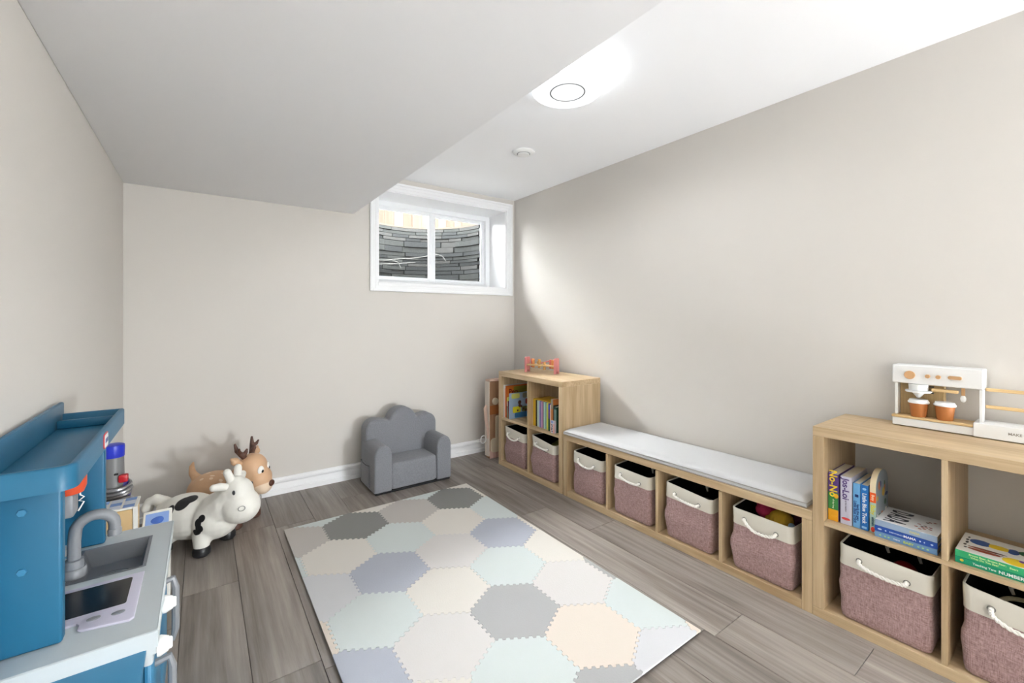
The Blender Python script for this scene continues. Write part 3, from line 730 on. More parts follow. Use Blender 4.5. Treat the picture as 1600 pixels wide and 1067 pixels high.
book('thin yellow-white picture book in front of the orange one', .020, .088, zl, .010, .2, .168, (238, 226, 110), gA, bands=((0, .52, (70, 104, 136)), (.52, .58, (30, 40, 70)), (.58, .8, (240, 216, 206))))
book('thin dark red picture book leaning beside the pale blue cover', .018, .110, zl, .008, .2, .140, (118, 40, 50), gA, tilt=-.05)
o = book('pale blue picture book standing cover-out in the corner shelf', .012, .128, zl, .010, .225, .205, (164, 186, 210), gA)
for (x0, x1, z0, z1), cc in (((.050, .222, .004, .045), (60, 120, 170)), ((.030, .110, .045, .095), (226, 216, 50)), ((.018, .100, .160, .200), (222, 222, 120)), ((.120, .215, .048, .090), (110, 120, 70)), ((.160, .222, .105, .150), (170, 46, 40)), ((.130, .222, .158, .198), (150, 150, 130))):
    b = MB(); b.prism(rrect(x0, x1, z0, z1, .012, 4), .0100, .0106, RX); b.build('cover_print', cmat(*cc), o, smooth=0)
b = MB()
for x_, z_, r_ in ((.100, .125, .017), (.100, .100, .014), (.116, .092, .010), (.140, .070, .010), (.080, .062, .009), (.165, .056, .012)): b.ell((x_, -.0104, z_), (r_, .0008, r_), u=12, v=6)
b.build('cover_print', cmat(96, 60, 46), o)
# corner shelf, right cube
gB = 'books in the upper right cube of the corner shelf'
sl = thing('book_box', 'yellow slipcase box holding slim pastel books in the corner shelf', 'book box', K(.045, .3935, zl), KR)
b = MB(); b.box(0, .16, -.034, 0, 0, .202, .001); b.box(0, .16, -.186, -.184, 0, .202); b.box(0, .16, -.184, -.034, .200, .202); b.box(0, .16, -.184, -.034, 0, .0015); b.build('slipcase', cmat(226, 184, 50), sl, smooth=0)
yb_ = .3935+.036
for i, (tt, cc, lb) in enumerate(((.014, (62, 60, 40), 'gap-shade olive'), (.020, (196, 216, 196), 'pale green'), (.012, (172, 176, 214), 'lavender blue'), (.010, (104, 112, 170), 'slate blue'), (.020, (190, 146, 184), 'mauve pink'), (.010, (120, 60, 60), 'gap-shade maroon'), (.018, (176, 212, 200), 'mint green'), (.014, (130, 170, 170), 'teal grey'), (.024, (214, 214, 90), 'lime yellow'))):  # the olive and maroon ones paint shaded gaps between the spines
    book('slim %s book inside the yellow slipcase box' % lb, .040+.002*(i % 2), yb_, zl+.0016, tt, .15, .194, cc, 'slim books in the yellow slipcase'); yb_ += tt+.0006
yb_ = .583
for i, (tt, hh, cc, lb, bd) in enumerate(((.018, .196, (88, 60, 140), 'purple and dark green book right of the slipcase', ((0, .45, (30, 84, 60)), (.78, .95, (40, 80, 190)))), (.009, .190, (244, 214, 190), 'thin cream and orange book right of the purple one', ()), (.022, .232, (196, 120, 62), 'tall orange-brown book standing above its neighbours', ((.7, 1, (150, 140, 120)), (.2, .35, (120, 80, 40)))), (.010, .19, (52, 50, 40), 'thin black-brown book beside the tall orange one', ()), (.024, .182, (36, 76, 60), 'dark green book at the right side of the corner shelf', ((.3, .9, (120, 150, 140)),)))):
    book(lb, .030, yb_, zl, tt, .17, hh, cc, gB, bands=bd); yb_ += tt+.001
o = book('small dotted black, white and pink book at the front of the cube', .010, .634, zl, .036, .018, .088, (216, 206, 216), gB, bands=((.0, .0, (0, 0, 0)),))
b = MB(); rn = random.Random(9)
for i in range(14): b.ell((-.0004, -.004-.018*rn.random(), .006+.06*rn.random()), (.0006, .0035, .0035), u=8, v=5)
b.build('spine_print', cmat(52, 40, 50), o)
MB().box(-.0006, .0002, -.0355, -.025, .002, .066).build('spine_band', cmat(244, 170, 150), o, smooth=0)
MB().box(-.0006, .0002, -.0245, -.0005, .070, .087).build('spine_band', cmat(150, 170, 220), o, smooth=0)
# ================================================================== KIDS ARMCHAIR
M_sherpa = mat('grey_sherpa', rgb(130, 131, 136), .95, .1, bump=(170, 1.0), var=(120, .24), sheen=.3)
M_chairbase = mat('chair_base', rgb(30, 30, 32), .9)
ac = thing('kids_armchair', 'small grey sherpa armchair with a cloud-shaped back against the wall', 'armchair', (.938, 2.885, 0))
AW, AD = .575, .36
MB().box(.008, AW-.008, .008, AD-.01, 0, .014, .004).build('base', M_chairbase, ac)
RXZ = Matrix(((1, 0, 0, 0), (0, 0, -1, 0), (0, 1, 0, 0), (0, 0, 0, 1)))     # polygon (x,z) extruded along y
def soft(b, name, voxel=.008, it=4): return remesh(b, voxel, it, name, M_sherpa, ac, .5)
# cloud back
def arc(cx, cz, r, a0, a1, n=10, sx=1): return [(cx+r*sx*math.cos(math.radians(a0+(a1-a0)*i/n)), cz+r*math.sin(math.radians(a0+(a1-a0)*i/n))) for i in range(n+1)]
out = [(.012, .014), (AW-.012, .014), (AW-.012, .36)] + arc(AW-.087, .385, .075, 0, 97) + arc(AW/2+.005, .420, .108, 12, 168, 14, 1.0) + arc(.087, .385, .075, 83, 180) + [(.012, .36)]
b = MB(); b.prism(out, -.36, -.225, RXZ, .022, 3); soft(b, 'backrest')
b = MB(); b.box(.118, AW-.112, .004, .24, .014, .198, .022, 3); soft(b, 'seat')
for x0, x1, nm in ((.0, .122, 'arm'), (AW-.116, AW, 'arm')):
    w_ = x1-x0; r_ = w_/2-.004
    pr = [(x0, .014), (x1, .014), (x1, .275)] + arc(x1-r_, .277, r_*.92, 0, 90, 6) + arc(x0+r_, .277, r_*.92, 90, 180, 6) + [(x0, .275)]
    b = MB(); b.prism(pr, -.30, 0, RXZ, .014, 3); soft(b, nm)
b = MB(); b.box(-.012, .004, .10, .27, .030, .185, .006, 2); b.build('side_pocket', M_sherpa, ac)
b = MB(); b.tube([(-.0085, .10, .182), (-.011, .15, .176), (-.011, .22, .176), (-.0085, .27, .184)], .004, 6); b.build('pocket_hem', mat('hem_grey', rgb(92, 93, 97), .95), ac)

# ================================================================== HOPPER ANIMALS
def spot_material(name, base, dark, spots, rough=.42, edge=.004):
    """rubber skin with painted patches; spots are ellipsoids (centre, radii) in the body's own space"""
    m = bpy.data.materials.new(name); m.use_nodes = True; nt = m.node_tree; N = nt.nodes; L = nt.links
    p = N['Principled BSDF']; p.inputs['Roughness'].default_value = rough; p.inputs['Specular IOR Level'].default_value = .4
    p.inputs['Subsurface Weight'].default_value = 0.0
    tc = N.new('ShaderNodeTexCoord'); cur = None
    for (c, r) in spots:
        s = N.new('ShaderNodeVectorMath'); s.operation = 'SUBTRACT'; s.inputs[1].default_value = c; L.new(tc.outputs['Object'], s.inputs[0])
        d = N.new('ShaderNodeVectorMath'); d.operation = 'DIVIDE'; d.inputs[1].default_value = r; L.new(s.outputs[0], d.inputs[0])
        l = N.new('ShaderNodeVectorMath'); l.operation = 'LENGTH'; L.new(d.outputs[0], l.inputs[0])
        if cur is None: cur = l.outputs['Value']
        else:
            mn = N.new('ShaderNodeMath'); mn.operation = 'SMOOTH_MIN'; mn.inputs[2].default_value = .25; L.new(cur, mn.inputs[0]); L.new(l.outputs['Value'], mn.inputs[1]); cur = mn.outputs[0]
    mr = N.new('ShaderNodeMapRange'); mr.inputs[1].default_value = .96; mr.inputs[2].default_value = 1.04; L.new(cur, mr.inputs[0])
    mx = N.new('ShaderNodeMix'); mx.data_type = 'RGBA'; mx.inputs[6].default_value = (*dark, 1); mx.inputs[7].default_value = (*base, 1)
    L.new(mr.outputs[0], mx.inputs[0]); L.new(mx.outputs[2], p.inputs['Base Color'])
    return m
def chain(b, pts, rads, n=12):
    """overlapping balls joined by tapered tubes"""
    b.tube(pts, rads, n)
    for p, r in zip(pts, rads): b.ell(p, r, u=12, v=8)
M_hoof = mat('hoof_black', rgb(34, 34, 36), .35)
# cow: +x forward, -y is the flank seen from the room
cow = thing('hopper_cow', 'white inflatable hopper cow with black patches by the left wall', 'toy animal', (.013, 2.79, 0), -.72)
M_cow = spot_material('cow_rubber', rgb(240, 237, 228), rgb(30, 29, 31), [((-.066, -.085, .254), (.036, .06, .032)), ((-.040, -.060, .276), (.042, .06, .028)), ((-.005, -.04, .290), (.042, .06, .022)), ((.025, -.02, .296), (.034, .05, .020)), ((-.112, -.095, .210), (.023, .06, .034)), ((.070, -.12, .193), (.018, .06, .018)), ((.055, -.12, .170), (.018, .06, .024)), ((.062, -.12, .145), (.021, .06, .020)), ((.046, -.12, .126), (.024, .06, .014)), ((-.06, .10, .22), (.06, .05, .05)), ((.05, .1, .15), (.04, .06, .03))])
b = MB()
b.ell((-.085, 0, .155), (.170, .120, .115)); b.ell((.060, 0, .155), (.118, .112, .108)); b.ell((-.17, 0, .160), (.095, .095, .085))
chain(b, [(.080, 0, .190), (.130, 0, .225), (.165, 0, .270)], [.098, .092, .078])
b.ell((.198, 0, .222), (.098, .090, .088), Matrix.Rotation(.25, 3, 'Y')); b.ell((.190, 0, .290), (.070, .070, .075)); b.ell((.176, 0, .330), (.048, .050, .044))
for sx_, sy_ in ((.055, -.085), (.055, .085), (-.155, -.080), (-.155, .080)): chain(b, [(sx_*.9, sy_*.8, .09), (sx_, sy_, .060), (sx_*1.04, sy_*1.02, .040)], [.05, .038, .034])
chain(b, [(-.235, 0, .215), (-.275, -.005, .235), (-.305, -.012, .222), (-.315, -.016, .190)], [.036, .028, .026, .029])
remesh(b, .0058, 6, 'body', M_cow, cow)
for sx_, sy_ in ((.057, -.087), (.057, .087), (-.160, -.081), (-.160, .081)):
    MB().lathe([(0, 0), (.030, 0), (.039, .010), (.040, .028), (.036, .044), (.030, .050), (0, .050)], 20).build('hoof', M_hoof, cow, (sx_, sy_, 0))
M_cowplain = mat('cow_cream', rgb(240, 237, 228), .42, .4)
def knob(nm, pts, rads, par, m):
    b = MB(); chain(b, pts, rads, 10); return remesh(b, .004, 3, nm, m, par)
for s_ in (-1, 1):
    knob('horn', [(.168, s_*.020, .350), (.160, s_*.032, .385), (.156, s_*.038, .404)], [.021, .020, .019], cow, M_cowplain)
    knob('ear', [(.160, s_*.042, .330), (.146, s_*.076, .344), (.134, s_*.102, .348)], [.018, .021, .018], cow, M_cowplain)
M_eyed = mat('eye_grey', rgb(70, 70, 72), .3); M_eyew = mat('eye_white', rgb(246, 244, 238), .3)
for s_ in (-1, 1):
    MB().ell((.212, s_*.0630, .312), (.010, .006, .012), Matrix.Rotation(.45*s_, 3, 'Z')).build('eye', M_eyed, cow)
    n = 18
    MB().tube([(.262+.011*math.cos(2*PI*i/n), s_*(.0715-.010*math.cos(2*PI*i/n)), .238+.012*math.sin(2*PI*i/n)) for i in range(n)], .0019, 5, True).build('nostril', mat('nostril_grey', rgb(150, 148, 142), .5), cow)
# deer
deer = thing('hopper_deer', 'tan inflatable hopper deer with brown antlers behind the white cow', 'toy animal', (.14, 3.02, 0), -.62)
tan = rgb(212, 172, 136)
M_deer = spot_material('deer_rubber', tan, rgb(236, 212, 186), [((-.125+.045*i, -.015-.03*(i % 2), .30), (.015, .006, .03)) for i in range(4)] + [((-.13+.055*i, -.062, .275), (.011, .007, .02)) for i in range(3)] + [((-.03, .04, .30), (.014, .01, .03)), ((.03, .05, .30), (.014, .01, .03)), ((.205, 0, .195), (.066, .10, .052)), ((0.03, 0, .05), (.14, .06, .03))])
b = MB()
b.ell((-.085, 0, .190), (.155, .115, .110)); b.ell((.030, 0, .185), (.105, .105, .105)); b.ell((-.16, 0, .190), (.085, .085, .085))
chain(b, [(.050, 0, .220), (.085, 0, .270), (.110, 0, .310)], [.090, .082, .078])
b.ell((.122, 0, .325), (.080, .082, .080)); b.ell((.165, 0, .262), (.066, .070, .070)); b.ell((.185, 0, .222), (.052, .060, .054))
for sx_, sy_ in ((.070, -.075), (.085, .075), (-.15, -.07), (-.15, .07)): chain(b, [(sx_*.9, sy_*.8, .13), (sx_, sy_, .08), (sx_*1.04, sy_*1.02, .045)], [.048, .034, .029])
chain(b, [(-.205, 0, .262), (-.228, 0, .290), (-.232, 0, .325), (-.222, 0, .352)], [.026, .020, .015, .007])
remesh(b, .0058, 6, 'body', M_deer, deer)
M_brown = mat('antler_brown', rgb(88, 58, 46), .45, var=(60, .35))
for sx_, sy_ in ((.073, -.077), (.088, .077), (-.155, -.071), (-.155, .071)):
    MB().lathe([(0, 0), (.028, 0), (.036, .010), (.036, .030), (.032, .048), (.027, .054), (0, .054)], 20).build('hoof', M_brown, deer, (sx_, sy_, 0))
for s_ in (-1, 1):
    b = MB()
    chain(b, [(.100, s_*.030, .385), (.090, s_*.052, .412), (.078, s_*.072, .440), (.072, s_*.080, .478)], [.016, .015, .013, .007], 8)
    chain(b, [(.096, s_*.040, .400), (.110, s_*.040, .425), (.114, s_*.038, .438)], [.014, .011, .007], 8)
    chain(b, [(.084, s_*.060, .425), (.098, s_*.084, .440), (.104, s_*.092, .456)], [.012, .010, .006], 8)
    remesh(b, .0035, 2, 'antler', M_brown, deer, .4)
    knob('ear', [(.094, s_*.066, .365), (.086, s_*.100, .388), (.080, s_*.124, .408)], [.014, .023, .008], deer, mat('deer_tan', tan, .42, .4))
    MB().ell((.194, s_*.036, .318), (.009, .019, .025), Matrix.Rotation(.45*s_, 3, 'Z')).build('eye', M_eyew, deer)
    MB().ell((.202, s_*.034, .312), (.005, .008, .010), Matrix.Rotation(.45*s_, 3, 'Z')).build('pupil', mat('pupil_black', rgb(20, 16, 14), .2), deer)
MB().ell((.236, 0, .232), (.013, .022, .018)).build('nose', mat('nose_brown', rgb(92, 54, 40), .35), deer)

# ================================================================== TOY KITCHEN (against the left wall)
BLUE = rgb(30, 99, 132)
M_blue = mat('kitchen_blue', BLUE, .42, .45, bump=(900, .03)); M_blue2 = mat('kitchen_light_blue', rgb(56, 126, 164), .42)
M_ctr = mat('counter_grey', rgb(198, 205, 207), .4); M_gr = mat('kitchen_grey', rgb(132, 134, 138), .42); M_gr2 = mat('sink_grey', rgb(112, 115, 121), .38)
M_lav = mat('cooktop_lavender', rgb(206, 202, 218), .4); M_hob = mat('cooktop_glass', rgb(14, 16, 22), .22, .4)
kt = thing('toy_kitchen', 'blue plastic play kitchen with grey sink along the left wall', 'play kitchen', (-.362, 1.245, 0))
X = lambda v: v+.362
Y = lambda v: v-1.245
# base cabinet
MB().box(X(-.355), X(-.110), .03, .640, .02, .449, .012, 2).build('base_cabinet', M_blue, kt)
for y0 in (.06, .33):
    d_ = MB(); d_.box(X(-.110), X(-.094), y0, y0+.255, .05, .40, .008, 2); dd = d_.build('door', M_blue2, kt)
for y_, hz0, hz1 in ((Y(1.49), .300, .475), (Y(1.33), .10, .36)):
    h_ = MB(); h_.tube([(X(-.094), y_+.045, hz1-.01), (X(-.066), y_+.045, hz1-.004), (X(-.060), y_+.045, hz1-.03), (X(-.060), y_+.045, hz0+.03), (X(-.066), y_+.045, hz0+.004), (X(-.094), y_+.045, hz0+.01)], .009, 8)
    h_.build('handle', M_gr, kt)
for y_ in (Y(1.475), Y(1.295)):
    k_ = MB(); k_.cyl((X(-.098), y_, .436), (X(-.080), y_, .436), .012, .012, 16); k_.lathe([(0, 0), (.021, 0), (.022, .006), (.016, .020), (.010, .024), (0, .024)], 20, Matrix.Translation((X(-.084), y_, .436)) @ Matrix.Rotation(PI/2, 4, 'Y'))
    k_.box(X(-.066), X(-.056), y_-.004, y_+.004, .422, .450, .003)
    k_.build('knob', M_white, kt)
b = MB(); b.box(X(-.110), X(-.090), .035, .635, .405, .462, .006, 2); b.build('control_strip', M_ctr, kt)
# counter with sink cut-out and cooktop recess
sx0, sx1, sy0, sy1 = X(-.290), X(-.130), Y(1.592), Y(1.800)
cx0, cx1, cy0, cy1 = 0.004, X(-.080), 0.004, Y(1.893)
b = MB(); zt0, zt1 = .463, .500
b.box(cx0, sx0, cy0, cy1, zt0, zt1); b.box(sx1, cx1, cy0, cy1, zt0, zt1); b.box(sx0, sx1, cy0, sy0, zt0, zt1); b.box(sx0, sx1, sy1, cy1, zt0, zt1)
bmesh.ops.remove_doubles(b.bm, verts=b.bm.verts, dist=1e-5)
b.prism([(cx1-.040, cy0+.004), (cx1-.004, cy0+.004), (cx1-.004, cy0+.06), (cx1-.030, cy0+.05)], .446, .464)
b.build('counter', M_ctr, kt, smooth=20)
b = MB(); b.tube([(x_, y_, .4975) for x_, y_ in rrect(cx0+.001, cx1-.001, cy0+.001, cy1-.001, .006, 3)], .0036, 6, True); b.build('counter_edge', M_ctr, kt)
b = MB()
def basin(b, x0, x1, y0, y1, zt, zb_, w=.008, ins=.016):
    o_ = [(x0-w, y0-w, zt), (x1+w, y0-w, zt), (x1+w, y1+w, zt), (x0-w, y1+w, zt)]; i_ = [(x0, y0, zt), (x1, y0, zt), (x1, y1, zt), (x0, y1, zt)]; l_ = [(x0+ins, y0+ins, zb_), (x1-ins, y0+ins, zb_), (x1-ins, y1-ins, zb_), (x0+ins, y1-ins, zb_)]
    O, I, Lw = [[b.bm.verts.new(p) for p in q] for q in (o_, i_, l_)]
    for a, c in ((O, I), (I, Lw)):
        for k_ in range(4): b.bm.faces.new([a[k_], a[(k_+1) % 4], c[(k_+1) % 4], c[k_]])
    b.bm.faces.new(Lw)
basin(b, sx0+.006, sx1-.006, sy0+.006, sy1-.006, .5012, .4535)
sk = b.build('sink', M_gr2, kt, smooth=20)
b = MB()
for r_ in (.018, .030, .042):
    n = 28; b.tube([((sx0+sx1)/2+r_*math.cos(2*PI*i/n), (sy0+sy1)/2-.01+r_*.8*math.sin(2*PI*i/n), .4540) for i in range(n)], .0014, 5, True)
b.build('drain_rings', M_gr2, sk)
# cooktop with front tab
x0, x1, y0, y1 = X(-.292), X(-.128), Y(1.372), Y(1.552)
poly = [(x0, y1), (x0, y0-.0), (X(-.232), y0), (X(-.226), y0-.008), (X(-.226), Y(1.346)), (X(-.218), Y(1.338)), (X(-.136), Y(1.322)), (X(-.128), Y(1.330)), (x1, y1)]
MB().prism(poly, .4995, .5055, None, .002, 2).build('cooktop', M_lav, kt)
MB().prism(rrect(X(-.284), X(-.150), Y(1.402), Y(1.532), .006), .5050, .5062).build('cooktop_glass', M_hob, kt, smooth=20)
for y_, x_ in ((Y(1.372), X(-.203)), (Y(1.366), X(-.160))):
    MB().lathe([(0, .0060), (.0125, .0060), (.0125, .0072), (.010, .0080), (0, .0082)], 20, Matrix.Translation((x_, y_, .4995)) @ Matrix.Diagonal((1.0, .62, 1, 1))).build('button', M_gr, kt)
# faucet
fx, fy = X(-.281), Y(1.640)
b = MB(); b.lathe([(0, .500), (.026, .500), (.026, .520), (.023, .524), (.020, .524), (.0195, .545), (.016, .547), (0, .547)], 24, Matrix.Translation((fx, fy, 0)))
dx_, dy_ = .078, .012
b.tube([(fx, fy, .54), (fx, fy, .59), (fx+.002, fy, .618)] + [(fx+.002+dx_/2-dx_/2*math.cos(a_), fy+dy_*(1-math.cos(a_))/2, .618+.036*math.sin(a_)) for a_ in [PI*i/10 for i in range(1, 10)]] + [(fx+dx_+.002, fy+dy_, .618), (fx+dx_+.002, fy+dy_, .590)], .0140, 12)
b.lathe([(0, .586), (.0155, .586), (.0160, .600), (.0140, .604)], 16, Matrix.Translation((fx+dx_+.002, fy+dy_, 0)))
b.build('faucet', M_gr, kt, smooth=50)
# hutch: side panels, tray with rim, back panel
for y0, y1 in ((Y(1.318), Y(1.348)), (Y(1.822), Y(1.850))):
    MB().box(.006, X(-.244), y0, y1, .5005, .870, .006, 3).build('hutch_side', M_blue, kt)
MB().box(.002, .014, Y(1.232), Y(1.905), .5005, .938, .004, 2).build('hutch_back', M_blue, kt)
tx1, ty0, ty1 = X(-.205), Y(1.210), Y(1.885)
b = MB(); b.prism([(.016, ty0+.002), (tx1-.030, ty0+.002), (tx1-.003, ty0+.035), (tx1-.003, ty1-.010), (tx1-.012, ty1-.002), (.016, ty1-.002)], .862, .872, None, .003, 2); b.build('tray_floor', M_blue, kt)
def rim(b, pts, w, z0, z1):
    """ribbon wall of width w inside the open path pts"""
    P = [Vector((p[0], p[1], 0)) for p in pts]; n = len(P); off = []
    for i in range(n):
        t = (P[min(i+1, n-1)]-P[max(i-1, 0)]).normalized(); off.append(P[i]+Vector((-t.y, t.x, 0))*w)
    V = [[b.bm.verts.new((q.x, q.y, z_)) for q, z_ in ((P[i], z0), (P[i], z1-.003), (P[i]*.75+off[i]*.25, z1), (P[i]*.25+off[i]*.75, z1), (off[i], z1-.003), (off[i], z0))] for i in range(n)]
    for a, c in zip(V, V[1:]):
        for k_ in range(6): b.bm.faces.new([a[k_], a[(k_+1) % 6], c[(k_+1) % 6], c[k_]])
    b.bm.faces.new(V[0]); b.bm.faces.new(V[-1][::-1])
cr_ = [(tx1-.030+.030*math.sin(a_), ty0+.030-.030*math.cos(a_)) for a_ in [PI/2*i/8 for i in range(9)]]
path = [(.016, ty0), (.08, ty0)] + cr_ + [(tx1, (ty0+ty1)/2)] + [(tx1-.008+.008*math.cos(a_), ty1-.008+.008*math.sin(a_)) for a_ in [PI/2*i/4 for i in range(5)]] + [(.08, ty1), (.016, ty1)]
b = MB(); rim(b, path, .014, .856, .905); b.build('tray_rim', M_blue, kt, smooth=50)
MB().box(.016, tx1-.014, Y(1.800), Y(1.812), .872, .897, .004, 2).build('tray_divider', M_blue, kt)
# maker's badge on the rim
b = MB(); bd = Matrix.Translation((tx1, Y(1.535), .880)) @ Matrix(((0, 0, 1, 0), (1, 0, 0, 0), (0, 1, 0, 0), (0, 0, 0, 1)))
b.m(0).prism(rrect(-.027, .027, -.019, .019, .008), -.001, .0022, bd); b.m(1).prism(rrect(-.024, .024, -.016, .016, .006), .0022, .0028, bd); b.m(2).prism(rrect(-.018, .018, -.005, .006, .002), .0028, .0033, bd)
b.build('badge', [mat('badge_red', rgb(196, 48, 50), .4), M_white, mat('badge_blue', rgb(52, 78, 140), .4)], kt, smooth=20)
for z_ in (.795, .672):
    MB().lathe([(0, 0), (.0085, 0), (.0075, .003), (0, .0035)], 6, Matrix.Translation((X(-.303), Y(1.318), z_)) @ Matrix.Rotation(PI/2, 4, 'X')).build('bolt', M_blue2, kt)
# hanging mixer under the tray
mcx, mcy = X(-.262), Y(1.470)
b = MB(); b.lathe([(0, .856), (.030, .856), (.033, .850), (.033, .792), (.028, .777), (0, .774)], 24, Matrix.Translation((mcx, mcy, 0))); b.build('mixer_cap', mat('mixer_orange', rgb(206, 74, 36), .35), kt)
b = MB(); b.box(mcx-.026, mcx+.014, mcy-.026, mcy+.026, .722, .778, .007, 2); b.build('mixer_body', M_gr, kt)
b = MB(); b.tube([(mcx+.017, mcy+.012, .790), (mcx+.019, mcy+.012, .764), (mcx+.025, mcy+.016, .757), (mcx+.017, mcy+.010, .751), (mcx+.025, mcy+.016, .745), (mcx+.016, mcy+.006, .727)], .0017, 6); b.build('hook', M_white, kt)
# slanted side leaf under the counter, towards the viewer
b = MB()
Mx = Matrix.Translation((0, 0, .463)) @ Matrix.Rotation(math.radians(12), 4, 'X')
b.prism([(.006, -.26), (X(-.135), -.26), (X(-.108), -.23), (X(-.100), .02), (.006, .02)], -.016, 0, Mx, .004, 2); b.build('side_leaf', M_blue2, kt)
b = MB(); b.box(.01, .03, -.02, .03, .02, .45, .004); b.box(.20, .225, .0, .03, .02, .45, .004); b.build('side_post', M_blue, kt)
# crockery glimpsed behind the near panel
t = thing('toy_tumbler', 'small pale toy cup standing behind the faucet', 'toy cup', (-.318, 1.735, .5008)); MB().lathe([(0, 0), (.016, 0), (.020, .045), (.018, .045), (.014, .004), (0, .004)], 20).build('shell', M_white, t)
MB().lathe([(.0178, .020), (.0190, .034)], 20, cap=False).build('print_band', mat('tumbler_blue', rgb(120, 170, 200), .4), t)

# ================================================================== TOY VACUUM and BOXES beyond the kitchen
va = thing('toy_vacuum', 'upright grey toy vacuum with blue top and red button in the left corner', 'toy vacuum', (-.312, 2.53, 0))
M_vg = mat('vacuum_grey', rgb(124, 124, 124), .4); M_vd = mat('vacuum_dark', rgb(52, 52, 54), .4)
b = MB(); b.lathe([(0, .40), (.034, .40), (.037, .46), (.036, .555), (.0355, .60)], 28); b.build('body', M_vg, va)
b = MB(); b.lathe([(.0365, .597), (.0375, .600), (.0385, .640), (.037, .648), (.030, .651), (0, .651)], 28); b.build('cap', mat('vacuum_blue', rgb(36, 52, 190), .35), va)
b = MB(); b.box(.020, .052, -.045, -.012, .490, .522, .006, 2); b.build('button', mat('vacuum_red', rgb(190, 26, 36), .35), va)
b = MB(); b.box(.006, .020, -.039, -.032, .524, .532, .002); b.build('slot', M_black, va)
b = MB()
for i, z_ in enumerate((.475, .455, .435, .415, .395)):
    n = 20; b.tube([(.010+(.047+.004*(i % 2))*math.cos(2*PI*k_/n+.3*i), -.012+.043*math.sin(2*PI*k_/n), z_+.010*math.sin(2*PI*k_/n+i)) for k_ in range(n)], .0075, 8, True)
b.build('hose', mat('hose_silver', rgb(150, 150, 152), .3, metal=.6), va)
b = MB(); b.lathe([(0, .012), (.042, .012), (.048, .10), (.050, .25), (.050, .36), (.040, .42), (0, .42)], 28); b.build('dust_bin', M_vd, va)
b = MB(); b.ell((.030, .012, .445), (.030, .034, .055)); b.build('side_cover', mat('vacuum_purple', rgb(66, 58, 150), .35), va)
b = MB(); b.box(-.052, .060, -.085, .055, 0, .05, .012, 2); b.build('floor_head', M_vg, va)
M_kraft = mat('box_tan', rgb(214, 182, 132), .7); M_pb = mat('print_blue', rgb(116, 150, 204), .5)
bx = thing('activity_box', 'tan wooden activity box with a blue and white tiled top beyond the sink', 'toy box', (-.352, 2.235, 0))
MB().box(0, .136, .065, .185, 0, .432, .004).build('body', M_kraft, bx); tp = MB()
tp.box(-.002, .140, .062, .190, .432, .440, .002); tpo = tp.build('lid', mat('box_white', rgb(232, 230, 222), .6), bx)
for i in range(3):
    for j in range(3): MB().box(.008+.043*i, .008+.043*i+.036, .070+.040*j, .070+.040*j+.033, .440, .4412, .0004).build('tile', M_pb if (i+j) % 2 == 0 else mat('print_pale', rgb(206, 214, 226), .5), bx, smooth=0)
b = MB(); b.box(.126, .142, .060, .066, 0, .440, .002); b.build('corner_trim', mat('box_white', rgb(232, 230, 222), .6), bx, smooth=0)
px = thing('picture_panel', 'white framed play board with a blue oval, tilted behind the counter corner', 'toy board', (-.205, 2.30, 0))
TM = Matrix.Translation((0, .06, .298)) @ Matrix.Rotation(math.radians(38), 4, 'X')
b = MB(); b.prism(rrect(0, .098, 0, .10, .006), -.012, 0, TM, .002, 1); b.build('frame', mat('box_white', rgb(232, 230, 222), .6), px, smooth=30)
b = MB(); b.prism(rrect(.009, .088, .012, .086, .004), 0, .0012, TM); b.build('picture', mat('panel_blue', rgb(142, 172, 226), .45), px, smooth=20)
b = MB(); b.ell((0, 0, 0), (.028, .017, .0012), u=24, v=8); o_ = b.build('oval', mat('panel_deep', rgb(70, 108, 190), .4), px, TM @ Vector((.055, .050, .0012)), (math.radians(38), 0, .1))
b = MB(); b.box(.004, .094, .064, .130, 0, .298, .004); b.build('stand', mat('box_white', rgb(232, 230, 222), .6), px, smooth=0)

# ================================================================== TOY ESPRESSO MACHINE
ez = KH+.0008; eb = 2.418
es = thing('toy_espresso_machine', 'white and wood toy espresso counter standing on the right cube shelf', 'toy coffee machine', K(.288, eb, ez), KR)
M_ew = mat('paint_white', rgb(238, 238, 236), .4); M_tw = wood('toy_wood', rgb(206, 168, 112), rgb(226, 196, 146), 1, 3, .5); M_tan = mat('dial_tan', rgb(204, 160, 114), .55)
M_tv = wood('toy_wood_v', rgb(176, 146, 96), rgb(206, 176, 126), 2, 3, .5)
yy = lambda b_: -(b_-eb)
dpt = .095
MB().box(0.002, dpt, yy(2.655), yy(2.422), 0, .030, .0015).build('base', M_ew, es, smooth=0)
MB().box(0, dpt, yy(2.650), yy(2.4195), .0305, .040, .0015).build('drip_tray', M_tw, es, smooth=0)
MB().box(0.010, dpt, yy(2.675), yy(2.420), .170, .243, .003).build('head', M_ew, es, smooth=0)
for b0_, b1_ in ((2.427, 2.436),): MB().box(.016, dpt-.002, yy(b1_), yy(b0_), .0405, .170, .001).build('side_panel', M_ew, es, smooth=0)
MB().box(.052, dpt-.003, yy(2.566), yy(2.4365), .0405, .1695, .001).build('back_panel', M_tv, es, smooth=0)
MB().box(.016, .050, yy(2.674), yy(2.664), .050, .1695, .001).build('post', M_ew, es, smooth=0)
FX = Matrix(((0, 0, -1, 0), (-1, 0, 0, 0), (0, 1, 0, 0), (0, 0, 0, 1)))      # local (right, up, towards room)
def face_disc(bm_, b_, z_, r_, th, sx=1, sz=1): bm_.lathe([(0, 0), (r_, 0), (r_, th*.8), (r_*.94, th), (0, th)], 28, Matrix.Translation((.010, yy(b_), z_)) @ FX @ Matrix.Diagonal((sx, sz, 1, 1)))
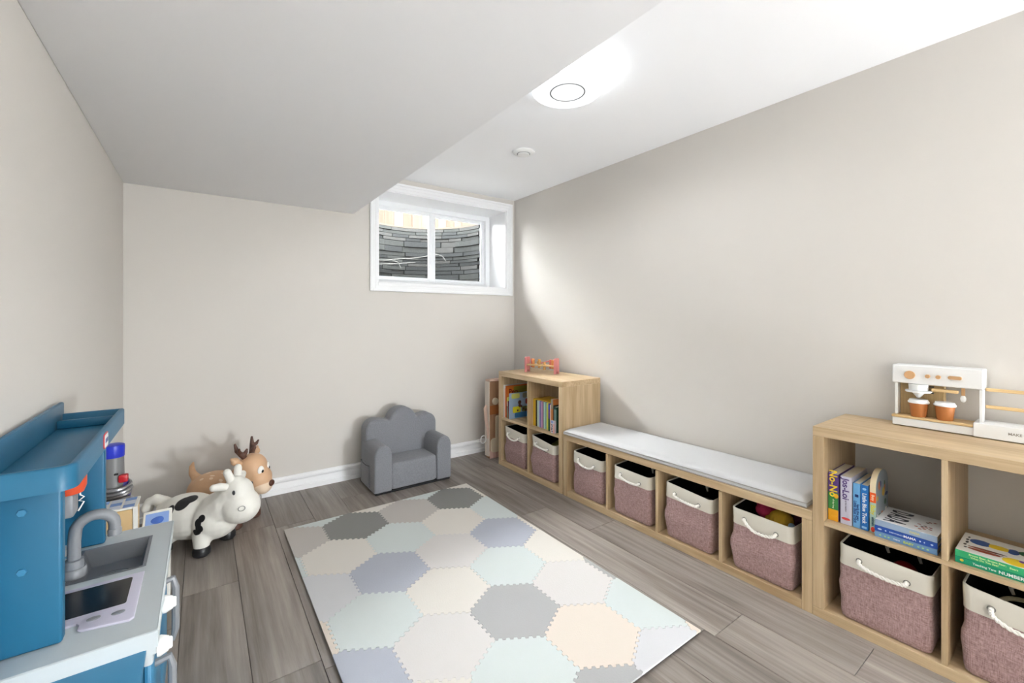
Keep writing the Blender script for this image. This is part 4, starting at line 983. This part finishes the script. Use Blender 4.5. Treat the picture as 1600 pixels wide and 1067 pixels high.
b = MB(); face_disc(b, 2.474, .2045, .0165, .007); b.build('dial', M_tan, es)
for q in (2.527, 2.557):
    b = MB(); face_disc(b, q, .2045, .0075, .010); b.build('knob', M_tan, es)
b = MB(); b.prism(rrect(-.019, .019, -.0065, .0065, .0064, 6), 0, .006, Matrix.Translation((.010, yy(2.602), .206)) @ FX, .001, 1); b.build('switch', M_tan, es)
MB().box(-.006, dpt, yy(2.99), yy(2.651), 0, .050, .0015).build('counter_block', M_ew, es, smooth=0)
lettering('MAKE COFFEE', .0125, mat('logo_grey', rgb(150, 146, 138), .5), es, (-.0064, yy(2.775), .026), *HZ)
for z_ in (.168, .105):
    b = MB(); b.box(.052, .064, yy(2.985), yy(2.6755), z_-.006, z_+.006, .002); b.build('rail', M_tw, es, smooth=0)
MB().box(.044, .076, yy(2.990), yy(2.981), .0505, .180, .001).build('post', M_ew, es, smooth=0)
# portafilter, spoon, cups rest in / hang from the machine
pf = thing('toy_portafilter', 'white toy portafilter with a wooden handle hung under the espresso head', 'toy portafilter', K(.288, eb, ez), KR)
px_, py_ = .026, yy(2.497)
b = MB(); b.lathe([(0, .169), (.030, .169), (.029, .148), (.024, .139), (.020, .136), (.0055, .116), (0, .114)], 28, Matrix.Translation((px_, py_, 0))); b.build('funnel', M_ew, pf)
b = MB(); b.lathe([(.028, .138), (.0395, .138), (.0395, .144), (.028, .144)], 28, Matrix.Translation((px_, py_, 0)), cap=False); b.build('collar', M_ew, pf)
b = MB(); b.box(px_-.012, px_+.004, yy(2.610), yy(2.536), .146, .158, .004, 2); b.build('handle', M_tw, pf)
b = MB(); b.box(px_-.006, px_-.000, yy(2.542), yy(2.529), .136, .140, .0005); b.box(px_-.006, px_+.0, yy(2.542), yy(2.529), .160, .165, .0005); b.build('clip', M_black, pf)
sp = thing('toy_scoop', 'little white scoop with a wooden handle hanging beside the portafilter', 'toy scoop', K(.288, eb, ez), KR)
b = MB(); b.box(.024, .030, yy(2.6265), yy(2.6165), .140, .1695, .001); b.build('handle', M_tan, sp)
b = MB(); b.ell((.027, yy(2.6215), .128), (.006, .008, .013)); b.build('bowl', M_ew, sp)
cup_c = mat('cup_caramel', rgb(180, 112, 58), .5)
def toy_cup(label, bb):
    t = thing('toy_cup', label, 'toy cup', K(.288+.022, bb, ez+.0405), KR, 'toy coffee cups on the drip tray')
    MB().lathe([(0, 0), (.0222, 0), (.0228, .001), (.0285, .054), (0, .054)], 32).build('cup', cup_c, t)
    MB().lathe([(0, .0545), (.0318, .0545), (.0322, .060), (.029, .0635), (.0275, .0685), (.025, .069), (0, .067)], 32).build('lid', M_ew, t)
    return t
toy_cup('brown toy coffee cup directly under the portafilter funnel', 2.498)
toy_cup('brown toy coffee cup right of the one under the funnel', 2.573)

# ================================================================== HAMMER BENCH TOY on the corner shelf
M_pink = mat('bench_pink', rgb(224, 142, 140), .5); M_pegO = mat('peg_orange', rgb(226, 150, 84), .5); M_pegR = mat('peg_coral', rgb(216, 112, 96), .5); M_pegT = mat('peg_tan', rgb(206, 156, 92), .5)
hb = thing('hammer_bench', 'pink wooden hammer-and-peg bench toy standing on the corner shelf', 'toy', K(.150, .190, KH+.0008), KR+.34)
hl = .265
for y0 in (.0, -hl):
    pr = [(-.030, 0), (-.016, 0), (-.010, .018), (.010, .018), (.016, 0), (.030, 0), (.030, .112), (.024, .120), (-.024, .120), (-.030, .112)]
    MB().prism(pr, y0-.009, y0+.009, Matrix(((1, 0, 0, 0), (0, 0, 1, 0), (0, 1, 0, 0), (0, 0, 0, 1))), .002, 1).build('end_panel', M_pink, hb)
MB().box(-.026, .026, -hl+.010, -.010, .054, .066, .001).build('peg_board', M_tw, hb, smooth=0)
for y_, m_, x_ in ((-.040, M_pegR, .010), (-.062, M_pegO, -.008), (-.115, M_pegT, -.006), (-.165, M_pegT, -.010), (-.212, M_pegR, .004), (-.236, M_pegO, -.006)):
    up_ = .020 if y_ == -.165 else .042
    b = MB(); b.cyl((x_, y_, .0385 if up_ > .03 else .026), (x_, y_, .066+up_), .011, .011, 16, .002); b.build('peg', m_, hb)
hm = thing('toy_mallet', 'small pink-handled toy mallet lying across the hammer bench pegs', 'toy mallet', K(.150, .190, KH+.0008), KR+.34)
b = MB(); b.tube([(.020, -.115, .074), (.022, -.205, .098)], .0055, 10); b.build('handle', M_pink, hm)
b = MB(); b.cyl((.004, -.098, .078), (.040, -.098, .078), .013, .013, 18, .002); b.build('head', M_pegT, hm)

# ================================================================== PLAY BOARD leaning in the corner behind the shelf
M_pw = wood('play_board_brown', rgb(146, 106, 78), rgb(186, 146, 112), 2, 2, .6); M_pk = mat('board_pinkish', rgb(214, 182, 164), .7); M_cr = mat('board_cream', rgb(216, 202, 176), .6); M_edge = mat('board_edge', rgb(224, 212, 198), .6)
pb = thing('play_board', 'tall folded wooden play board with cream knob in the corner behind the shelf', 'toy board', (1.990, 3.10, 0), .0)
MB().box(0, .34, .0, .06, .0, .655, .004).build('panel', M_pw, pb, smooth=0)
MB().box(-.004, .345, -.004, .064, .655, .672, .003).build('top_rail', M_pk, pb, smooth=0)
MB().box(-.010, .0, -.002, .062, .02, .655, .002).build('edge_strip', M_edge, pb, smooth=0)
b = MB(); b.prism(rrect(0, .055, .06, .36, .015), 0, .012, Matrix.Translation((.055, -.001, 0)) @ RXZ, .002, 1); b.build('paddle', M_cr, pb)
b = MB(); b.prism(rrect(.01, .11, .05, .17, .03), 0, .010, Matrix.Translation((-.004, -.001, 0)) @ RXZ, .002, 1); b.build('cream_plate', M_cr, pb)
b = MB(); b.lathe([(0, 0), (.030, 0), (.030, .012), (.026, .016), (0, .016)], 24, Matrix.Translation((.052, 0, .485)) @ Matrix.Rotation(PI/2, 4, 'X')); b.build('knob', M_cr, pb)
b = MB(); b.box(.0, .10, -.006, 0, .375, .45, .001); b.build('orange_block', mat('board_orange', rgb(172, 104, 54), .6), pb)
b = MB(); b.tube([(-.016, .03, .45), (-.034, .02, .43), (-.036, .0, .33), (-.022, -.004, .26), (-.020, -.004, .18)], [.010, .014, .014, .012, .008], 8); b.build('handle_strap', M_pk, pb)
b = MB(); n = 20; b.tube([(-.045+.026*math.cos(2*PI*i/n), .03, .165+.032*math.sin(2*PI*i/n)) for i in range(n)], .004, 6, True); b.build('ring', M_white, pb)
b = MB()
for i in range(3): b.prism([(.0+.035*i, .0), (.030+.035*i, .0), (.030+.035*i, .055), (.015+.035*i, .085), (.0+.035*i, .055)], 0, .008, Matrix.Translation((.0, -.001, .002)) @ RXZ)
b.build('pink_pickets', mat('picket_pink', rgb(206, 168, 156), .6), pb)
